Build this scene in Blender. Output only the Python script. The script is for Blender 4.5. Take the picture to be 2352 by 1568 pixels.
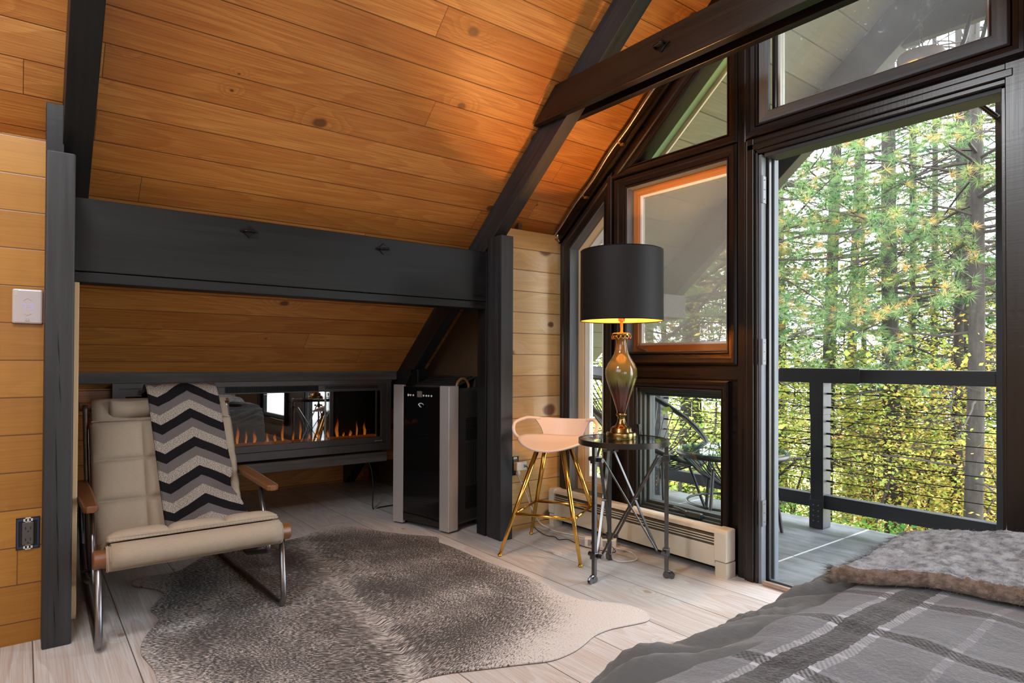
import bpy, bmesh, math, random
from math import sin, cos, pi, sqrt, exp, atan2
from mathutils import Vector, Matrix, noise
from mathutils.geometry import tessellate_polygon
random.seed(7)
for o in list(bpy.data.objects): bpy.data.objects.remove(o)
SC = bpy.context.scene
COL = SC.collection
# ------------------------------------------------------------ camera
cam = bpy.data.cameras.new('camera'); cob = bpy.data.objects.new('camera', cam); COL.objects.link(cob)
R_ = (0.61091717, 0.79168407, 0.00406779); D_ = (-0.00518341, 0.00913773, -0.99994482); F_ = (-0.79167755, 0.61086237, 0.00968602)
cob.matrix_world = Matrix(((R_[0], -D_[0], -F_[0], 0), (R_[1], -D_[1], -F_[1], 0), (R_[2], -D_[2], -F_[2], 1.05), (0, 0, 0, 1)))
cam.sensor_width = 36; cam.lens = 22.2913; cam.shift_y = 0.014217; cam.clip_start = 0.02; cam.clip_end = 400
SC.camera = cob
# ------------------------------------------------------------ world and light
SC.view_settings.view_transform = 'Standard'; SC.view_settings.look = 'None'
SC.view_settings.exposure = 0.30; SC.view_settings.gamma = 1
SC.cycles.max_bounces = 9; SC.cycles.diffuse_bounces = 5; SC.cycles.glossy_bounces = 4
SC.cycles.transmission_bounces = 6; SC.cycles.transparent_max_bounces = 16
SC.cycles.caustics_reflective = False; SC.cycles.caustics_refractive = False
SC.cycles.sample_clamp_indirect = 6; SC.cycles.use_denoising = True
W = bpy.data.worlds.new('overcast_sky'); SC.world = W; W.use_nodes = True
bg = W.node_tree.nodes['Background']; bg.inputs[0].default_value = (0.86, 0.935, 1.0, 1); bg.inputs[1].default_value = 8.5
def light(name, kind, loc, energy, col, rot=(0, 0, 0), **kw):
    l = bpy.data.lights.new(name, kind); l.energy = energy; l.color = col
    for k, v in kw.items(): setattr(l, k, v)
    o = bpy.data.objects.new(name, l); COL.objects.link(o); o.location = loc; o.rotation_euler = rot
    return o
# unseen fill lights behind and right of the camera, added to brighten the room
light('fill_back', 'AREA', (-0.2, -2.2, 2.5), 62, (0.70, 0.87, 1.0), (math.radians(75), 0, 0), shape='RECTANGLE', size=3.0, size_y=1.8)
light('fill_right', 'AREA', (2.5, 0.6, 1.35), 22, (0.75, 0.90, 1.0), (0, math.radians(90), 0), shape='RECTANGLE', size=1.1, size_y=1.8)
# lamps behind and above the photographer: a pendant under the ridge and a bedside lamp
light('ridge_pendant', 'POINT', (-1.6, -0.2, 2.9), 100, (0.88, 0.95, 1.0), shadow_soft_size=0.2)
light('bedside_lamp', 'POINT', (1.55, -0.9, 1.25), 8, (1.0, 0.62, 0.28), shadow_soft_size=0.12)
# ------------------------------------------------------------ helpers: node materials
class N:
    def __init__(s, name):
        s.m = bpy.data.materials.new(name); s.m.use_nodes = True; s.t = s.m.node_tree
        s.b = s.t.nodes['Principled BSDF']; s.out = s.t.nodes['Material Output']
    def n(s, typ, **kw):
        x = s.t.nodes.new(typ)
        for k, v in kw.items(): setattr(x, k, v)
        return x
    def set(s, sock, v):
        if isinstance(v, bpy.types.NodeSocket): s.t.links.new(v, sock)
        elif v is not None:
            if sock.type == 'RGBA' and len(v) == 3: v = (*v, 1)
            sock.default_value = v
    def math(s, op, a, b=None, c=None, clamp=False):
        x = s.n('ShaderNodeMath', operation=op, use_clamp=clamp)
        for i, v in enumerate((a, b, c)):
            if v is not None: s.set(x.inputs[i], v)
        return x.outputs[0]
    def mix(s, f, a, b, mode='MIX'):
        x = s.n('ShaderNodeMix', data_type='RGBA', blend_type=mode)
        s.set(x.inputs[0], f); s.set(x.inputs[6], a); s.set(x.inputs[7], b)
        return x.outputs[2]
    def comb(s, a, b, c=0.0):
        x = s.n('ShaderNodeCombineXYZ')
        for i, v in enumerate((a, b, c)): s.set(x.inputs[i], v)
        return x.outputs[0]
    def noise(s, vec, scale=1.0, detail=4.0, rough=0.5, dist=0.0, color=False):
        x = s.n('ShaderNodeTexNoise'); s.set(x.inputs['Vector'], vec); x.inputs['Scale'].default_value = scale
        x.inputs['Detail'].default_value = detail; x.inputs['Roughness'].default_value = rough; x.inputs['Distortion'].default_value = dist
        return x.outputs[1 if color else 0]
    def white(s, vec):
        x = s.n('ShaderNodeTexWhiteNoise', noise_dimensions='3D'); s.set(x.inputs['Vector'], vec); return x.outputs[0]
    def ramp(s, f, stops, interp='LINEAR'):
        x = s.n('ShaderNodeValToRGB'); s.set(x.inputs[0], f); r = x.color_ramp; r.interpolation = interp
        while len(r.elements) < len(stops): r.elements.new(0.5)
        for e, (p, c) in zip(r.elements, stops): e.position = p; e.color = (*c, 1) if len(c) == 3 else c
        return x.outputs[0]
    def mr(s, v, a, b, c=0.0, d=1.0, smooth=True):
        x = s.n('ShaderNodeMapRange', interpolation_type='SMOOTHSTEP' if smooth else 'LINEAR')
        for i, q in enumerate((v, a, b, c, d)): s.set(x.inputs[i], q)
        return x.outputs[0]
    def uv(s):
        x = s.n('ShaderNodeSeparateXYZ'); s.t.links.new(s.n('ShaderNodeUVMap').outputs[0], x.inputs[0]); return x.outputs[0], x.outputs[1]
    def obj(s): return s.n('ShaderNodeTexCoord').outputs['Object']
    def rnd(s): return s.n('ShaderNodeObjectInfo').outputs['Random']
    def bump(s, h, strength=0.3, dist=0.01):
        x = s.n('ShaderNodeBump'); s.set(x.inputs['Height'], h); x.inputs['Strength'].default_value = strength; x.inputs['Distance'].default_value = dist
        s.t.links.new(x.outputs[0], s.b.inputs['Normal'])
    def p(s, **kw):
        for k, v in kw.items(): s.set(s.b.inputs[k.replace('_', ' ')], v)
        return s
def plain(name, col, rough=0.5, metal=0.0, var=0.12, scale=9.0, spec=None, **kw):
    a = N(name); f = a.noise(a.obj(), scale, 5)
    c = a.mix(f, [x * (1 - var) for x in col], [min(1, x * (1 + var)) for x in col])
    a.p(Base_Color=c, Roughness=rough, Metallic=metal, **kw)
    if spec is not None: a.b.inputs['Specular IOR Level'].default_value = spec
    return a.m
def planks(name, cols, pitch, phase, blen, groove=0.0025, gcol=(0.05, 0.02, 0.008), grain=0.5, ring=0.35, knots=0.35, kcol=(0.10, 0.035, 0.012), rough=0.42, bump=0.25, halo=None, joint=1.0, rndoff=False, ksz=1.0):
    a = N(name); u, v = a.uv()
    if rndoff: u = a.math('ADD', u, a.math('MULTIPLY', a.rnd(), 17.0)); v = a.math('ADD', v, a.math('MULTIPLY', a.rnd(), 3.7))
    vv = a.math('ADD', a.math('DIVIDE', v, pitch), phase); row = a.math('FLOOR', vv); fv = a.math('SUBTRACT', vv, row)
    r1 = a.white(a.comb(row, 3.1, 0.7))
    uu = a.math('ADD', a.math('DIVIDE', u, blen), a.math('MULTIPLY', r1, 7.3)); cl = a.math('FLOOR', uu); fu = a.math('SUBTRACT', uu, cl)
    rb = a.white(a.comb(row, cl, 1.9)); rb2 = a.white(a.comb(cl, row, 8.3))
    ev = a.math('MULTIPLY', a.math('MINIMUM', fv, a.math('SUBTRACT', 1.0, fv)), pitch)
    eu = a.math('MULTIPLY', a.math('MINIMUM', fu, a.math('SUBTRACT', 1.0, fu)), blen)
    gm = a.math('MULTIPLY', a.mr(ev, 0.0, groove), a.mr(eu, 0.0, max(groove * joint * 0.6, 1e-5)))
    ou = a.math('ADD', u, a.math('MULTIPLY', rb, 41.0)); ov = a.math('ADD', v, a.math('MULTIPLY', rb2, 23.0))
    # knots
    vo = a.n('ShaderNodeTexVoronoi', voronoi_dimensions='2D'); a.set(vo.inputs['Vector'], a.comb(a.math('MULTIPLY', ou, 2.4), a.math('MULTIPLY', ov, 3.4))); vo.inputs['Scale'].default_value = 1.0
    dk = a.math('ADD', vo.outputs['Distance'], a.math('MULTIPLY', a.noise(a.comb(ou, ov), 22, 2), 0.05))
    sx = a.n('ShaderNodeSeparateXYZ'); a.set(sx.inputs[0], vo.outputs['Color'])
    on = a.math('LESS_THAN', sx.outputs[0], knots); sz = a.math('MULTIPLY_ADD', sx.outputs[1], 0.075 * ksz, 0.035 * ksz)
    km = a.math('MULTIPLY', on, a.math('SUBTRACT', 1.0, a.mr(dk, a.math('MULTIPLY', sz, 0.75), a.math('MULTIPLY', sz, 1.25))))
    kh = a.math('MULTIPLY', on, a.math('SUBTRACT', 1.0, a.mr(dk, sz, a.math('MULTIPLY', sz, 4.0))))
    warp = a.math('MULTIPLY', kh, 0.30)
    low = a.math('ADD', a.noise(a.comb(a.math('MULTIPLY', ou, 0.55), a.math('MULTIPLY', ov, 4.2)), 1.0, 2, 0.4), a.math('MULTIPLY', warp, 0.5))
    rg = a.math('FRACT', a.math('MULTIPLY', low, 15.0)); rg = a.math('MULTIPLY', rg, a.mr(rg, 1.0, 0.86))
    fine = a.noise(a.comb(a.math('MULTIPLY', ou, 3.0), a.math('MULTIPLY', ov, 165.0)), 1.0, 3, 0.6)
    blot = a.noise(a.comb(a.math('MULTIPLY', ou, 1.1), a.math('MULTIPLY', ov, 6.0)), 1.0, 3, 0.5)
    f = a.math('ADD', a.math('MULTIPLY', rb, 0.62), a.math('MULTIPLY', blot, 0.38))
    c = a.ramp(f, [(i / (len(cols) - 1) * 0.8 + 0.1, q) for i, q in enumerate(cols)])
    dark = a.mix(1.0, c, (0.62, 0.42, 0.30), 'MULTIPLY')
    c = a.mix(a.math('MULTIPLY', rg, ring), c, dark)
    c = a.mix(a.math('MULTIPLY', a.mr(fine, 0.43, 0.66), grain), c, dark)
    if halo: c = a.mix(a.math('MULTIPLY', kh, 0.55), c, halo)
    c = a.mix(a.math('MULTIPLY', km, 0.9), c, kcol)
    c = a.mix(gm, gcol, c)
    a.p(Base_Color=c, Roughness=a.math('MULTIPLY_ADD', fine, 0.15, rough - 0.06))
    a.bump(a.math('ADD', gm, a.math('MULTIPLY', fine, 0.05)), bump, 0.004)
    return a.m
def stained(name, c0, c1, rough=0.4, streak=60.0, spec=0.5, wear=None):
    """opaque stain or paint over wood: thin streaks along the grain"""
    a = N(name); u, v = a.uv(); r = a.math('MULTIPLY', a.rnd(), 19.0)
    ve = a.comb(a.math('ADD', a.math('MULTIPLY', u, 1.2), r), a.math('MULTIPLY', v, streak), r)
    f = a.noise(ve, 1.0, 5, 0.62); b = a.noise(a.comb(a.math('MULTIPLY', u, 2.0), a.math('MULTIPLY', v, 7.0), r), 1.0, 3)
    f2 = a.math('ADD', a.math('MULTIPLY', f, 0.7), a.math('MULTIPLY', b, 0.3))
    c = a.ramp(f2, [(0.32, c0), (0.72, c1)])
    if wear:
        sp = a.noise(a.comb(a.math('MULTIPLY', u, 30.0), a.math('MULTIPLY', v, 30.0), r), 1.0, 2, 0.5)
        c = a.mix(a.mr(sp, 0.80, 0.84), c, wear)
    a.p(Base_Color=c, Roughness=a.math('MULTIPLY_ADD', f, 0.25, rough - 0.1)); a.b.inputs['Specular IOR Level'].default_value = spec
    saw = a.noise(a.comb(a.math('MULTIPLY', u, 90.0), a.math('MULTIPLY', v, 3.0), r), 1.0, 3, 0.6)
    vd = a.n('ShaderNodeTexVoronoi', voronoi_dimensions='2D'); a.set(vd.inputs['Vector'], a.comb(a.math('ADD', u, r), v)); vd.inputs['Scale'].default_value = 7.0
    dent = a.mr(vd.outputs['Distance'], 0.03, 0.09)
    a.bump(a.math('ADD', a.math('ADD', f, a.math('MULTIPLY', saw, 0.5)), a.math('MULTIPLY', dent, 0.3)), 0.22, 0.002)
    return a.m
def pane(name, tint=(1, 1, 1), refl=0.04, dust=0.0, dcol=(0.8, 0.85, 0.9), speck=0.0, mesh=0.0, mcol=(0.3, 0.27, 0.24)):
    a = N(name); t = a.t
    lw = a.n('ShaderNodeLayerWeight'); lw.inputs[0].default_value = 0.5
    f = a.math('MULTIPLY_ADD', a.math('POWER', lw.outputs['Facing'], 5.0), 0.6, refl, clamp=True)
    tr = a.n('ShaderNodeBsdfTransparent'); tr.inputs[0].default_value = (*tint, 1)
    gl = a.n('ShaderNodeBsdfGlossy'); gl.inputs['Roughness'].default_value = 0.01
    m = a.n('ShaderNodeMixShader'); a.set(m.inputs[0], f); t.links.new(tr.outputs[0], m.inputs[1]); t.links.new(gl.outputs[0], m.inputs[2]); sh = m.outputs[0]
    if dust > 0 or speck > 0 or mesh > 0:
        df = a.n('ShaderNodeBsdfDiffuse'); df.inputs[0].default_value = (*(mcol if mesh > 0 else dcol), 1)
        tl = a.n('ShaderNodeBsdfTranslucent'); tl.inputs[0].default_value = (*(mcol if mesh > 0 else dcol), 1)
        ds = a.n('ShaderNodeMixShader'); ds.inputs[0].default_value = 0.5; t.links.new(df.outputs[0], ds.inputs[1]); t.links.new(tl.outputs[0], ds.inputs[2])
        if mesh > 0: k = a.math('MULTIPLY_ADD', a.noise(a.obj(), 90, 2), 0.06, mesh - 0.03)
        else:
            b = a.noise(a.obj(), 2.2, 4, 0.6); s1 = a.mr(a.noise(a.obj(), 55, 2, 0.5), 0.66, 0.78); s2 = a.mr(a.noise(a.obj(), 150, 1, 0.5), 0.68, 0.8)
            k = a.math('ADD', a.math('MULTIPLY', b, dust * 2), a.math('MULTIPLY', a.math('ADD', s1, s2), speck))
        m2 = a.n('ShaderNodeMixShader'); a.set(m2.inputs[0], a.math('MINIMUM', k, 0.95)); t.links.new(sh, m2.inputs[1]); t.links.new(ds.outputs[0], m2.inputs[2]); sh = m2.outputs[0]
    t.links.new(sh, a.out.inputs[0]); t.nodes.remove(a.b)
    return a.m
def emit(name, col, st):
    a = N(name); a.p(Base_Color=(0, 0, 0), Emission_Color=col, Emission_Strength=st, Roughness=0.6); return a.m
# ------------------------------------------------------------ helpers: meshes and the object tree
def tag(o, label=None, cat=None, group=None, kind=None):
    if label: o['label'] = label
    if cat: o['category'] = cat
    if group: o['group'] = group
    if kind: o['kind'] = kind
    return o
def thing(name, label, cat, loc=(0, 0, 0), rz=0.0, group=None):
    o = bpy.data.objects.new(name, None); COL.objects.link(o); o.location = loc; o.rotation_euler = (0, 0, rz); o.empty_display_size = 0.1
    return tag(o, label, cat, group)
def wloc(o):
    v = Vector((0, 0, 0))
    while o: v += o.location; o = o.parent
    return v
def V3(*a): return Vector(a)
class MB:
    """collects shapes for ONE mesh object"""
    def __init__(s): s.v = []; s.f = []; s.uv = []; s.mi = []; s.cur = 0
    def face(s, idx, uvs=None):
        s.f.append(tuple(idx)); s.mi.append(s.cur)
        if uvs is None:
            P = [s.v[i] for i in idx]; nrm = (P[1] - P[0]).cross(P[2] - P[0])
            ax = max(range(3), key=lambda i: abs(nrm[i])); o = [i for i in range(3) if i != ax]
            uvs = [(p[o[0]], p[o[1]]) for p in P]
        s.uv.append(uvs)
    def quad(s, a, b, c, d, uvs=None):
        i = len(s.v); s.v += [Vector(a), Vector(b), Vector(c), Vector(d)]; s.face((i, i + 1, i + 2, i + 3), uvs)
    def obox(s, o, ax, ay, az):
        """box from corner o along three edge vectors; UV u follows the longest edge"""
        o, ax, ay, az = Vector(o), Vector(ax), Vector(ay), Vector(az)
        if ax.cross(ay).dot(az) < 0: ax, ay = ay, ax
        i = len(s.v); L = (ax.length, ay.length, az.length)
        C = [(a, b, c) for c in (0, 1) for b in (0, 1) for a in (0, 1)]
        s.v += [o + ax * a + ay * b + az * c for a, b, c in C]
        g = max(range(3), key=lambda k: L[k])
        for q in ((0, 2, 3, 1), (4, 5, 7, 6), (0, 1, 5, 4), (1, 3, 7, 5), (3, 2, 6, 7), (2, 0, 4, 6)):
            cs = [C[k] for k in q]; fx = [k for k in range(3) if len({c[k] for c in cs}) == 1][0]; o2 = [k for k in range(3) if k != fx]
            if g in o2: a, b = g, [k for k in o2 if k != g][0]
            else: a, b = o2
            s.face([i + k for k in q], [(c[a] * L[a], c[b] * L[b] + fx * 0.31) for c in cs])
        return s
    def box(s, x0, x1, y0, y1, z0, z1): return s.obox((min(x0, x1), min(y0, y1), min(z0, z1)), (abs(x1 - x0), 0, 0), (0, abs(y1 - y0), 0), (0, 0, abs(z1 - z0)))
    def bar(s, a, b, w, h, up=(0, 0, 1)):
        a, b = Vector(a), Vector(b); d = b - a; up = Vector(up); r = d.cross(up)
        if r.length < 1e-6: r = d.cross(Vector((1, 0, 0)))
        r.normalize(); u = r.cross(d).normalized()
        return s.obox(a - r * w / 2 - u * h / 2, d, r * w, u * h)
    def tube(s, pts, r, seg=10, closed=False, caps=True):
        pts = [Vector(p) for p in pts]; n = len(pts); rr = r if isinstance(r, (list, tuple)) else [r] * n
        T = []
        for k in range(n):
            a = pts[(k - 1) % n] if closed or k > 0 else pts[k]; b = pts[(k + 1) % n] if closed or k < n - 1 else pts[k]
            t = b - a; T.append(t.normalized() if t.length > 1e-9 else Vector((0, 0, 1)))
        ref = Vector((0, 0, 1)) if abs(T[0].z) < 0.9 else Vector((1, 0, 0)); nn = T[0].cross(ref).normalized()
        i0 = len(s.v); L = 0; ls = []
        for k in range(n):
            if k: L += (pts[k] - pts[k - 1]).length
            ls.append(L); nn = (nn - T[k] * nn.dot(T[k]))
            nn = nn.normalized() if nn.length > 1e-6 else T[k].orthogonal().normalized(); bb = T[k].cross(nn)
            s.v += [pts[k] + (nn * cos(2 * pi * j / seg) + bb * sin(2 * pi * j / seg)) * rr[k] for j in range(seg)]
        for k in range(n if closed else n - 1):
            k2 = (k + 1) % n; l2 = ls[k2] if k2 else L + 0.05
            for j in range(seg):
                j2 = (j + 1) % seg; c = 2 * pi * rr[k] / seg
                s.face((i0 + k * seg + j, i0 + k * seg + j2, i0 + k2 * seg + j2, i0 + k2 * seg + j), [(ls[k], j * c), (ls[k], (j + 1) * c), (l2, (j + 1) * c), (l2, j * c)])
        if caps and not closed:
            s.face([i0 + j for j in range(seg)][::-1]); s.face([i0 + (n - 1) * seg + j for j in range(seg)])
        return s
    def lathe(s, prof, seg=40, c=(0, 0, 0), caps=True):
        c = Vector(c); i0 = len(s.v); n = len(prof)
        for r, z in prof: s.v += [c + Vector((max(r, 1e-4) * cos(2 * pi * j / seg), max(r, 1e-4) * sin(2 * pi * j / seg), z)) for j in range(seg)]
        for k in range(n - 1):
            for j in range(seg):
                j2 = (j + 1) % seg
                s.face((i0 + k * seg + j, i0 + k * seg + j2, i0 + (k + 1) * seg + j2, i0 + (k + 1) * seg + j), [(j / seg, k / n), ((j + 1) / seg, k / n), ((j + 1) / seg, (k + 1) / n), (j / seg, (k + 1) / n)])
        if caps:
            s.face([i0 + j for j in range(seg)][::-1]); s.face([i0 + (n - 1) * seg + j for j in range(seg)])
        return s
    def grid(s, fn, nu, nv, uvfn=None, flip=False):
        i0 = len(s.v)
        for a in range(nu + 1):
            for b in range(nv + 1): s.v.append(Vector(fn(a / nu, b / nv)))
        for a in range(nu):
            for b in range(nv):
                q = [(a, b), (a + 1, b), (a + 1, b + 1), (a, b + 1)]
                if flip: q = q[::-1]
                s.face([i0 + x * (nv + 1) + y for x, y in q], [(uvfn or (lambda p, r: (p, r)))(x / nu, y / nv) for x, y in q])
        return s
    def prism(s, poly, d, holes=(), u=None):
        """polygon (3-D points, in a plane) pushed along d, with holes"""
        d = Vector(d); loops = [[Vector(p) for p in poly]] + [[Vector(p) for p in h] for h in holes]
        flat = [p for l in loops for p in l]; tri = tessellate_polygon(loops); i0 = len(s.v); n = len(flat)
        s.v += flat + [p + d for p in flat]
        for t in tri:
            nrm = (flat[t[1]] - flat[t[0]]).cross(flat[t[2]] - flat[t[0]])
            if nrm.length < 1e-10: continue
            t = t if nrm.dot(d) < 0 else t[::-1]
            s.face([i0 + k for k in t]); s.face([i0 + n + k for k in t[::-1]])
        k0 = 0
        for l in loops:
            m = len(l)
            for k in range(m):
                a, b = k0 + k, k0 + (k + 1) % m; e = (flat[b] - flat[a]).length
                s.face((i0 + a, i0 + b, i0 + n + b, i0 + n + a), [(0, 0), (e, 0), (e, d.length), (0, d.length)])
            k0 += m
        return s
    def ring(s, inner, outer, prof):
        """mitred frame in the x-z plane lofted between two outlines; prof = [(t, y)]"""
        i0 = len(s.v); n = len(inner)
        for t, y in prof: s.v += [Vector((inner[k][0] * (1 - t) + outer[k][0] * t, y, inner[k][1] * (1 - t) + outer[k][1] * t)) for k in range(n)]
        acc = 0; vs = [0]
        for j in range(1, len(prof)): acc += abs(prof[j][0] - prof[j - 1][0]) * 0.08 + abs(prof[j][1] - prof[j - 1][1]); vs.append(acc)
        for j in range(len(prof) - 1):
            for k in range(n):
                k2 = (k + 1) % n; e = sqrt((outer[k2][0] - outer[k][0]) ** 2 + (outer[k2][1] - outer[k][1]) ** 2)
                s.face((i0 + j * n + k, i0 + j * n + k2, i0 + (j + 1) * n + k2, i0 + (j + 1) * n + k), [(k * 3, vs[j]), (k * 3 + e, vs[j]), (k * 3 + e, vs[j + 1]), (k * 3, vs[j + 1])])
        return s
    def build(s, name, mat, parent=None, world=False, smooth=False, bev=0.0, sub=0, solid=0.0, auto=None, fix=True):
        me = bpy.data.meshes.new(name); off = wloc(parent) if (world and parent) else None
        vs = [tuple(p - off) for p in s.v] if off is not None else [tuple(p) for p in s.v]
        me.from_pydata(vs, [], s.f)
        ul = me.uv_layers.new(name='UVMap'); flat = [c for f in s.uv for q in f for c in q]; ul.data.foreach_set('uv', flat)
        mats = mat if isinstance(mat, (list, tuple)) else [mat]
        for m in mats: me.materials.append(m)
        if len(mats) > 1: me.polygons.foreach_set('material_index', s.mi)
        if smooth: me.polygons.foreach_set('use_smooth', [True] * len(s.f))
        if fix:
            bm = bmesh.new(); bm.from_mesh(me); bmesh.ops.remove_doubles(bm, verts=bm.verts, dist=1e-5); bmesh.ops.recalc_face_normals(bm, faces=bm.faces); bm.to_mesh(me); bm.free()
        o = bpy.data.objects.new(name, me); COL.objects.link(o)
        if parent: o.parent = parent
        if auto is not None:
            for e in me.edges: pass
            me.polygons.foreach_set('use_smooth', [True] * len(me.polygons))
            bm = bmesh.new(); bm.from_mesh(me)
            for e in bm.edges:
                if len(e.link_faces) == 2 and e.calc_face_angle(0) > math.radians(auto): e.smooth = False
            bm.to_mesh(me); bm.free()
        if solid: m = o.modifiers.new('solid', 'SOLIDIFY'); m.thickness = solid; m.offset = 0
        if bev: m = o.modifiers.new('bevel', 'BEVEL'); m.width = bev; m.segments = 2; m.limit_method = 'ANGLE'; m.angle_limit = math.radians(40)
        if sub: m = o.modifiers.new('sub', 'SUBSURF'); m.levels = sub; m.render_levels = sub
        return o
def B(): return MB()
def struct(o, label=None): return tag(o, label, None, None, 'structure')
def copy_tree(o, parent=None):
    c = o.copy(); COL.objects.link(c); c.parent = parent
    for ch in o.children: copy_tree(ch, c)
    return c
def arc(c, r, a0, a1, n, ax=(1, 0, 0), ay=(0, 0, 1)):
    c, ax, ay = Vector(c), Vector(ax), Vector(ay)
    return [c + ax * r * cos(a0 + (a1 - a0) * k / n) + ay * r * sin(a0 + (a1 - a0) * k / n) for k in range(n + 1)]
def smoothpath(pts, n=6):
    P = [Vector(p) for p in pts]; out = []
    for k in range(len(P) - 1):
        p0, p1, p2, p3 = P[max(k - 1, 0)], P[k], P[k + 1], P[min(k + 2, len(P) - 1)]
        for j in range(n):
            t = j / n; out.append(0.5 * ((2 * p1) + (p2 - p0) * t + (2 * p0 - 5 * p1 + 4 * p2 - p3) * t * t + (3 * p1 - p0 - 3 * p2 + p3) * t ** 3))
    return out + [P[-1]]
def rounded(pts, r, n=5):
    """polyline with rounded corners"""
    P = [Vector(p) for p in pts]; out = [P[0]]
    for k in range(1, len(P) - 1):
        a = (P[k - 1] - P[k]); b = (P[k + 1] - P[k]); q = min(r, a.length * 0.45, b.length * 0.45)
        p0 = P[k] + a.normalized() * q; p2 = P[k] + b.normalized() * q
        for j in range(n + 1): t = j / n; out.append(p0 * (1 - t) ** 2 + P[k] * 2 * t * (1 - t) + p2 * t * t)
    return out + [P[-1]]
# ------------------------------------------------------------ materials of the house
CEIL = [(0.50, 0.198, 0.040), (0.60, 0.258, 0.060), (0.68, 0.315, 0.082), (0.76, 0.40, 0.125)]
M = {}
M['ceil'] = planks('ceiling_planks', CEIL, 0.1435, -0.0955, 2.3, 0.0035, (0.07, 0.022, 0.006), 0.7, 0.55, 0.28, (0.12, 0.04, 0.012), 0.38, 0.3)
M['wleft'] = planks('honey_panelling', [(0.33, 0.142, 0.017), (0.39, 0.178, 0.024), (0.46, 0.225, 0.036)], 0.1385, -0.574, 2.9, 0.004, (0.11, 0.035, 0.008), 0.25, 0.25, 0.25, (0.22, 0.075, 0.02), 0.4, 0.3)
M['pine'] = planks('knotty_pine_panelling', [(0.69, 0.425, 0.165), (0.77, 0.515, 0.215), (0.84, 0.60, 0.29)], 0.1337, -0.216, 3.1, 0.004, (0.16, 0.065, 0.02), 0.22, 0.25, 0.55, (0.15, 0.062, 0.035), 0.36, 0.3, halo=(0.82, 0.64, 0.40), ksz=1.6)
M['floor'] = planks('whitewashed_floor_boards', [(0.565, 0.575, 0.575), (0.635, 0.658, 0.672), (0.69, 0.722, 0.75)], 0.284, -0.134, 3.7, 0.0035, (0.06, 0.04, 0.03), 0.42, 0.38, 0.16, (0.33, 0.24, 0.17), 0.33, 0.25)
M['soffit'] = planks('soffit_boards', [(0.20, 0.20, 0.15), (0.24, 0.24, 0.18), (0.27, 0.27, 0.21)], 0.2, 0.0, 4.0, 0.006, (0.05, 0.05, 0.04), 0.3, 0.2, 0.1, (0.1, 0.08, 0.06), 0.6, 0.3)
M['black'] = stained('black_stained_timber', (0.003, 0.003, 0.0033), (0.0125, 0.0123, 0.0132), 0.42, 45, 0.32, (0.09, 0.09, 0.095))
M['grey'] = stained('grey_and_lit_black_timber', (0.009, 0.009, 0.0102), (0.036, 0.037, 0.041), 0.45, 30, 0.45, (0.13, 0.13, 0.13))  # charcoal post colour; also window light painted into the black right post and rafter
M['ledge'] = stained('weathered_grey_board', (0.045, 0.043, 0.042), (0.19, 0.18, 0.17), 0.6, 26, 0.3)
M['frame'] = stained('dark_brown_lacquer', (0.004, 0.0027, 0.0023), (0.016, 0.0102, 0.008), 0.28, 35, 0.5)
M['jamb'] = stained('weathered_grey_jamb', (0.07, 0.085, 0.10), (0.20, 0.23, 0.26), 0.5, 30, 0.4, (0.03, 0.03, 0.03))
M['amber'] = stained('lamp_lit_window_wood', (0.36, 0.13, 0.03), (0.52, 0.22, 0.06), 0.38, 30, 0.5)  # orange glow of the table lamp put into the frame's wood colour
M['sash'] = plain('white_sash', (0.74, 0.74, 0.70), 0.4)
M['darksash'] = stained('dark_green_sash', (0.02, 0.028, 0.026), (0.05, 0.065, 0.06), 0.4, 30, 0.5)
M['strip'] = stained('bare_pine_strip', (0.62, 0.43, 0.24), (0.74, 0.55, 0.33), 0.5, 30, 0.3)
M['glass'] = pane('clear_glass', (0.97, 0.985, 0.975), 0.045)
M['dusty'] = pane('dusty_glass', (0.94, 0.96, 0.97), 0.04, 0.085, (0.74, 0.83, 0.97), 0.22)
M['screen'] = pane('insect_screen', (0.9, 0.88, 0.85), 0.02, mesh=0.38, mcol=(0.33, 0.30, 0.27))
M['iron'] = plain('black_iron', (0.012, 0.011, 0.011), 0.35, 0.6, 0.2)
M['steel'] = plain('dull_steel', (0.32, 0.32, 0.33), 0.38, 0.9, 0.15)
M['hinge'] = plain('grey_painted_steel', (0.13, 0.135, 0.145), 0.4, 0.5, 0.2)
M['porch'] = stained('charcoal_exterior_paint', (0.020, 0.022, 0.027), (0.036, 0.039, 0.046), 0.5, 20, 0.4)
M['green'] = stained('green_painted_timber', (0.22, 0.36, 0.20), (0.32, 0.47, 0.27), 0.5, 25, 0.4)
M['cream'] = plain('cream_batten', (0.85, 0.80, 0.62), 0.5)
M['beige'] = plain('tan_plaster', (0.13, 0.085, 0.05), 0.8)
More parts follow.
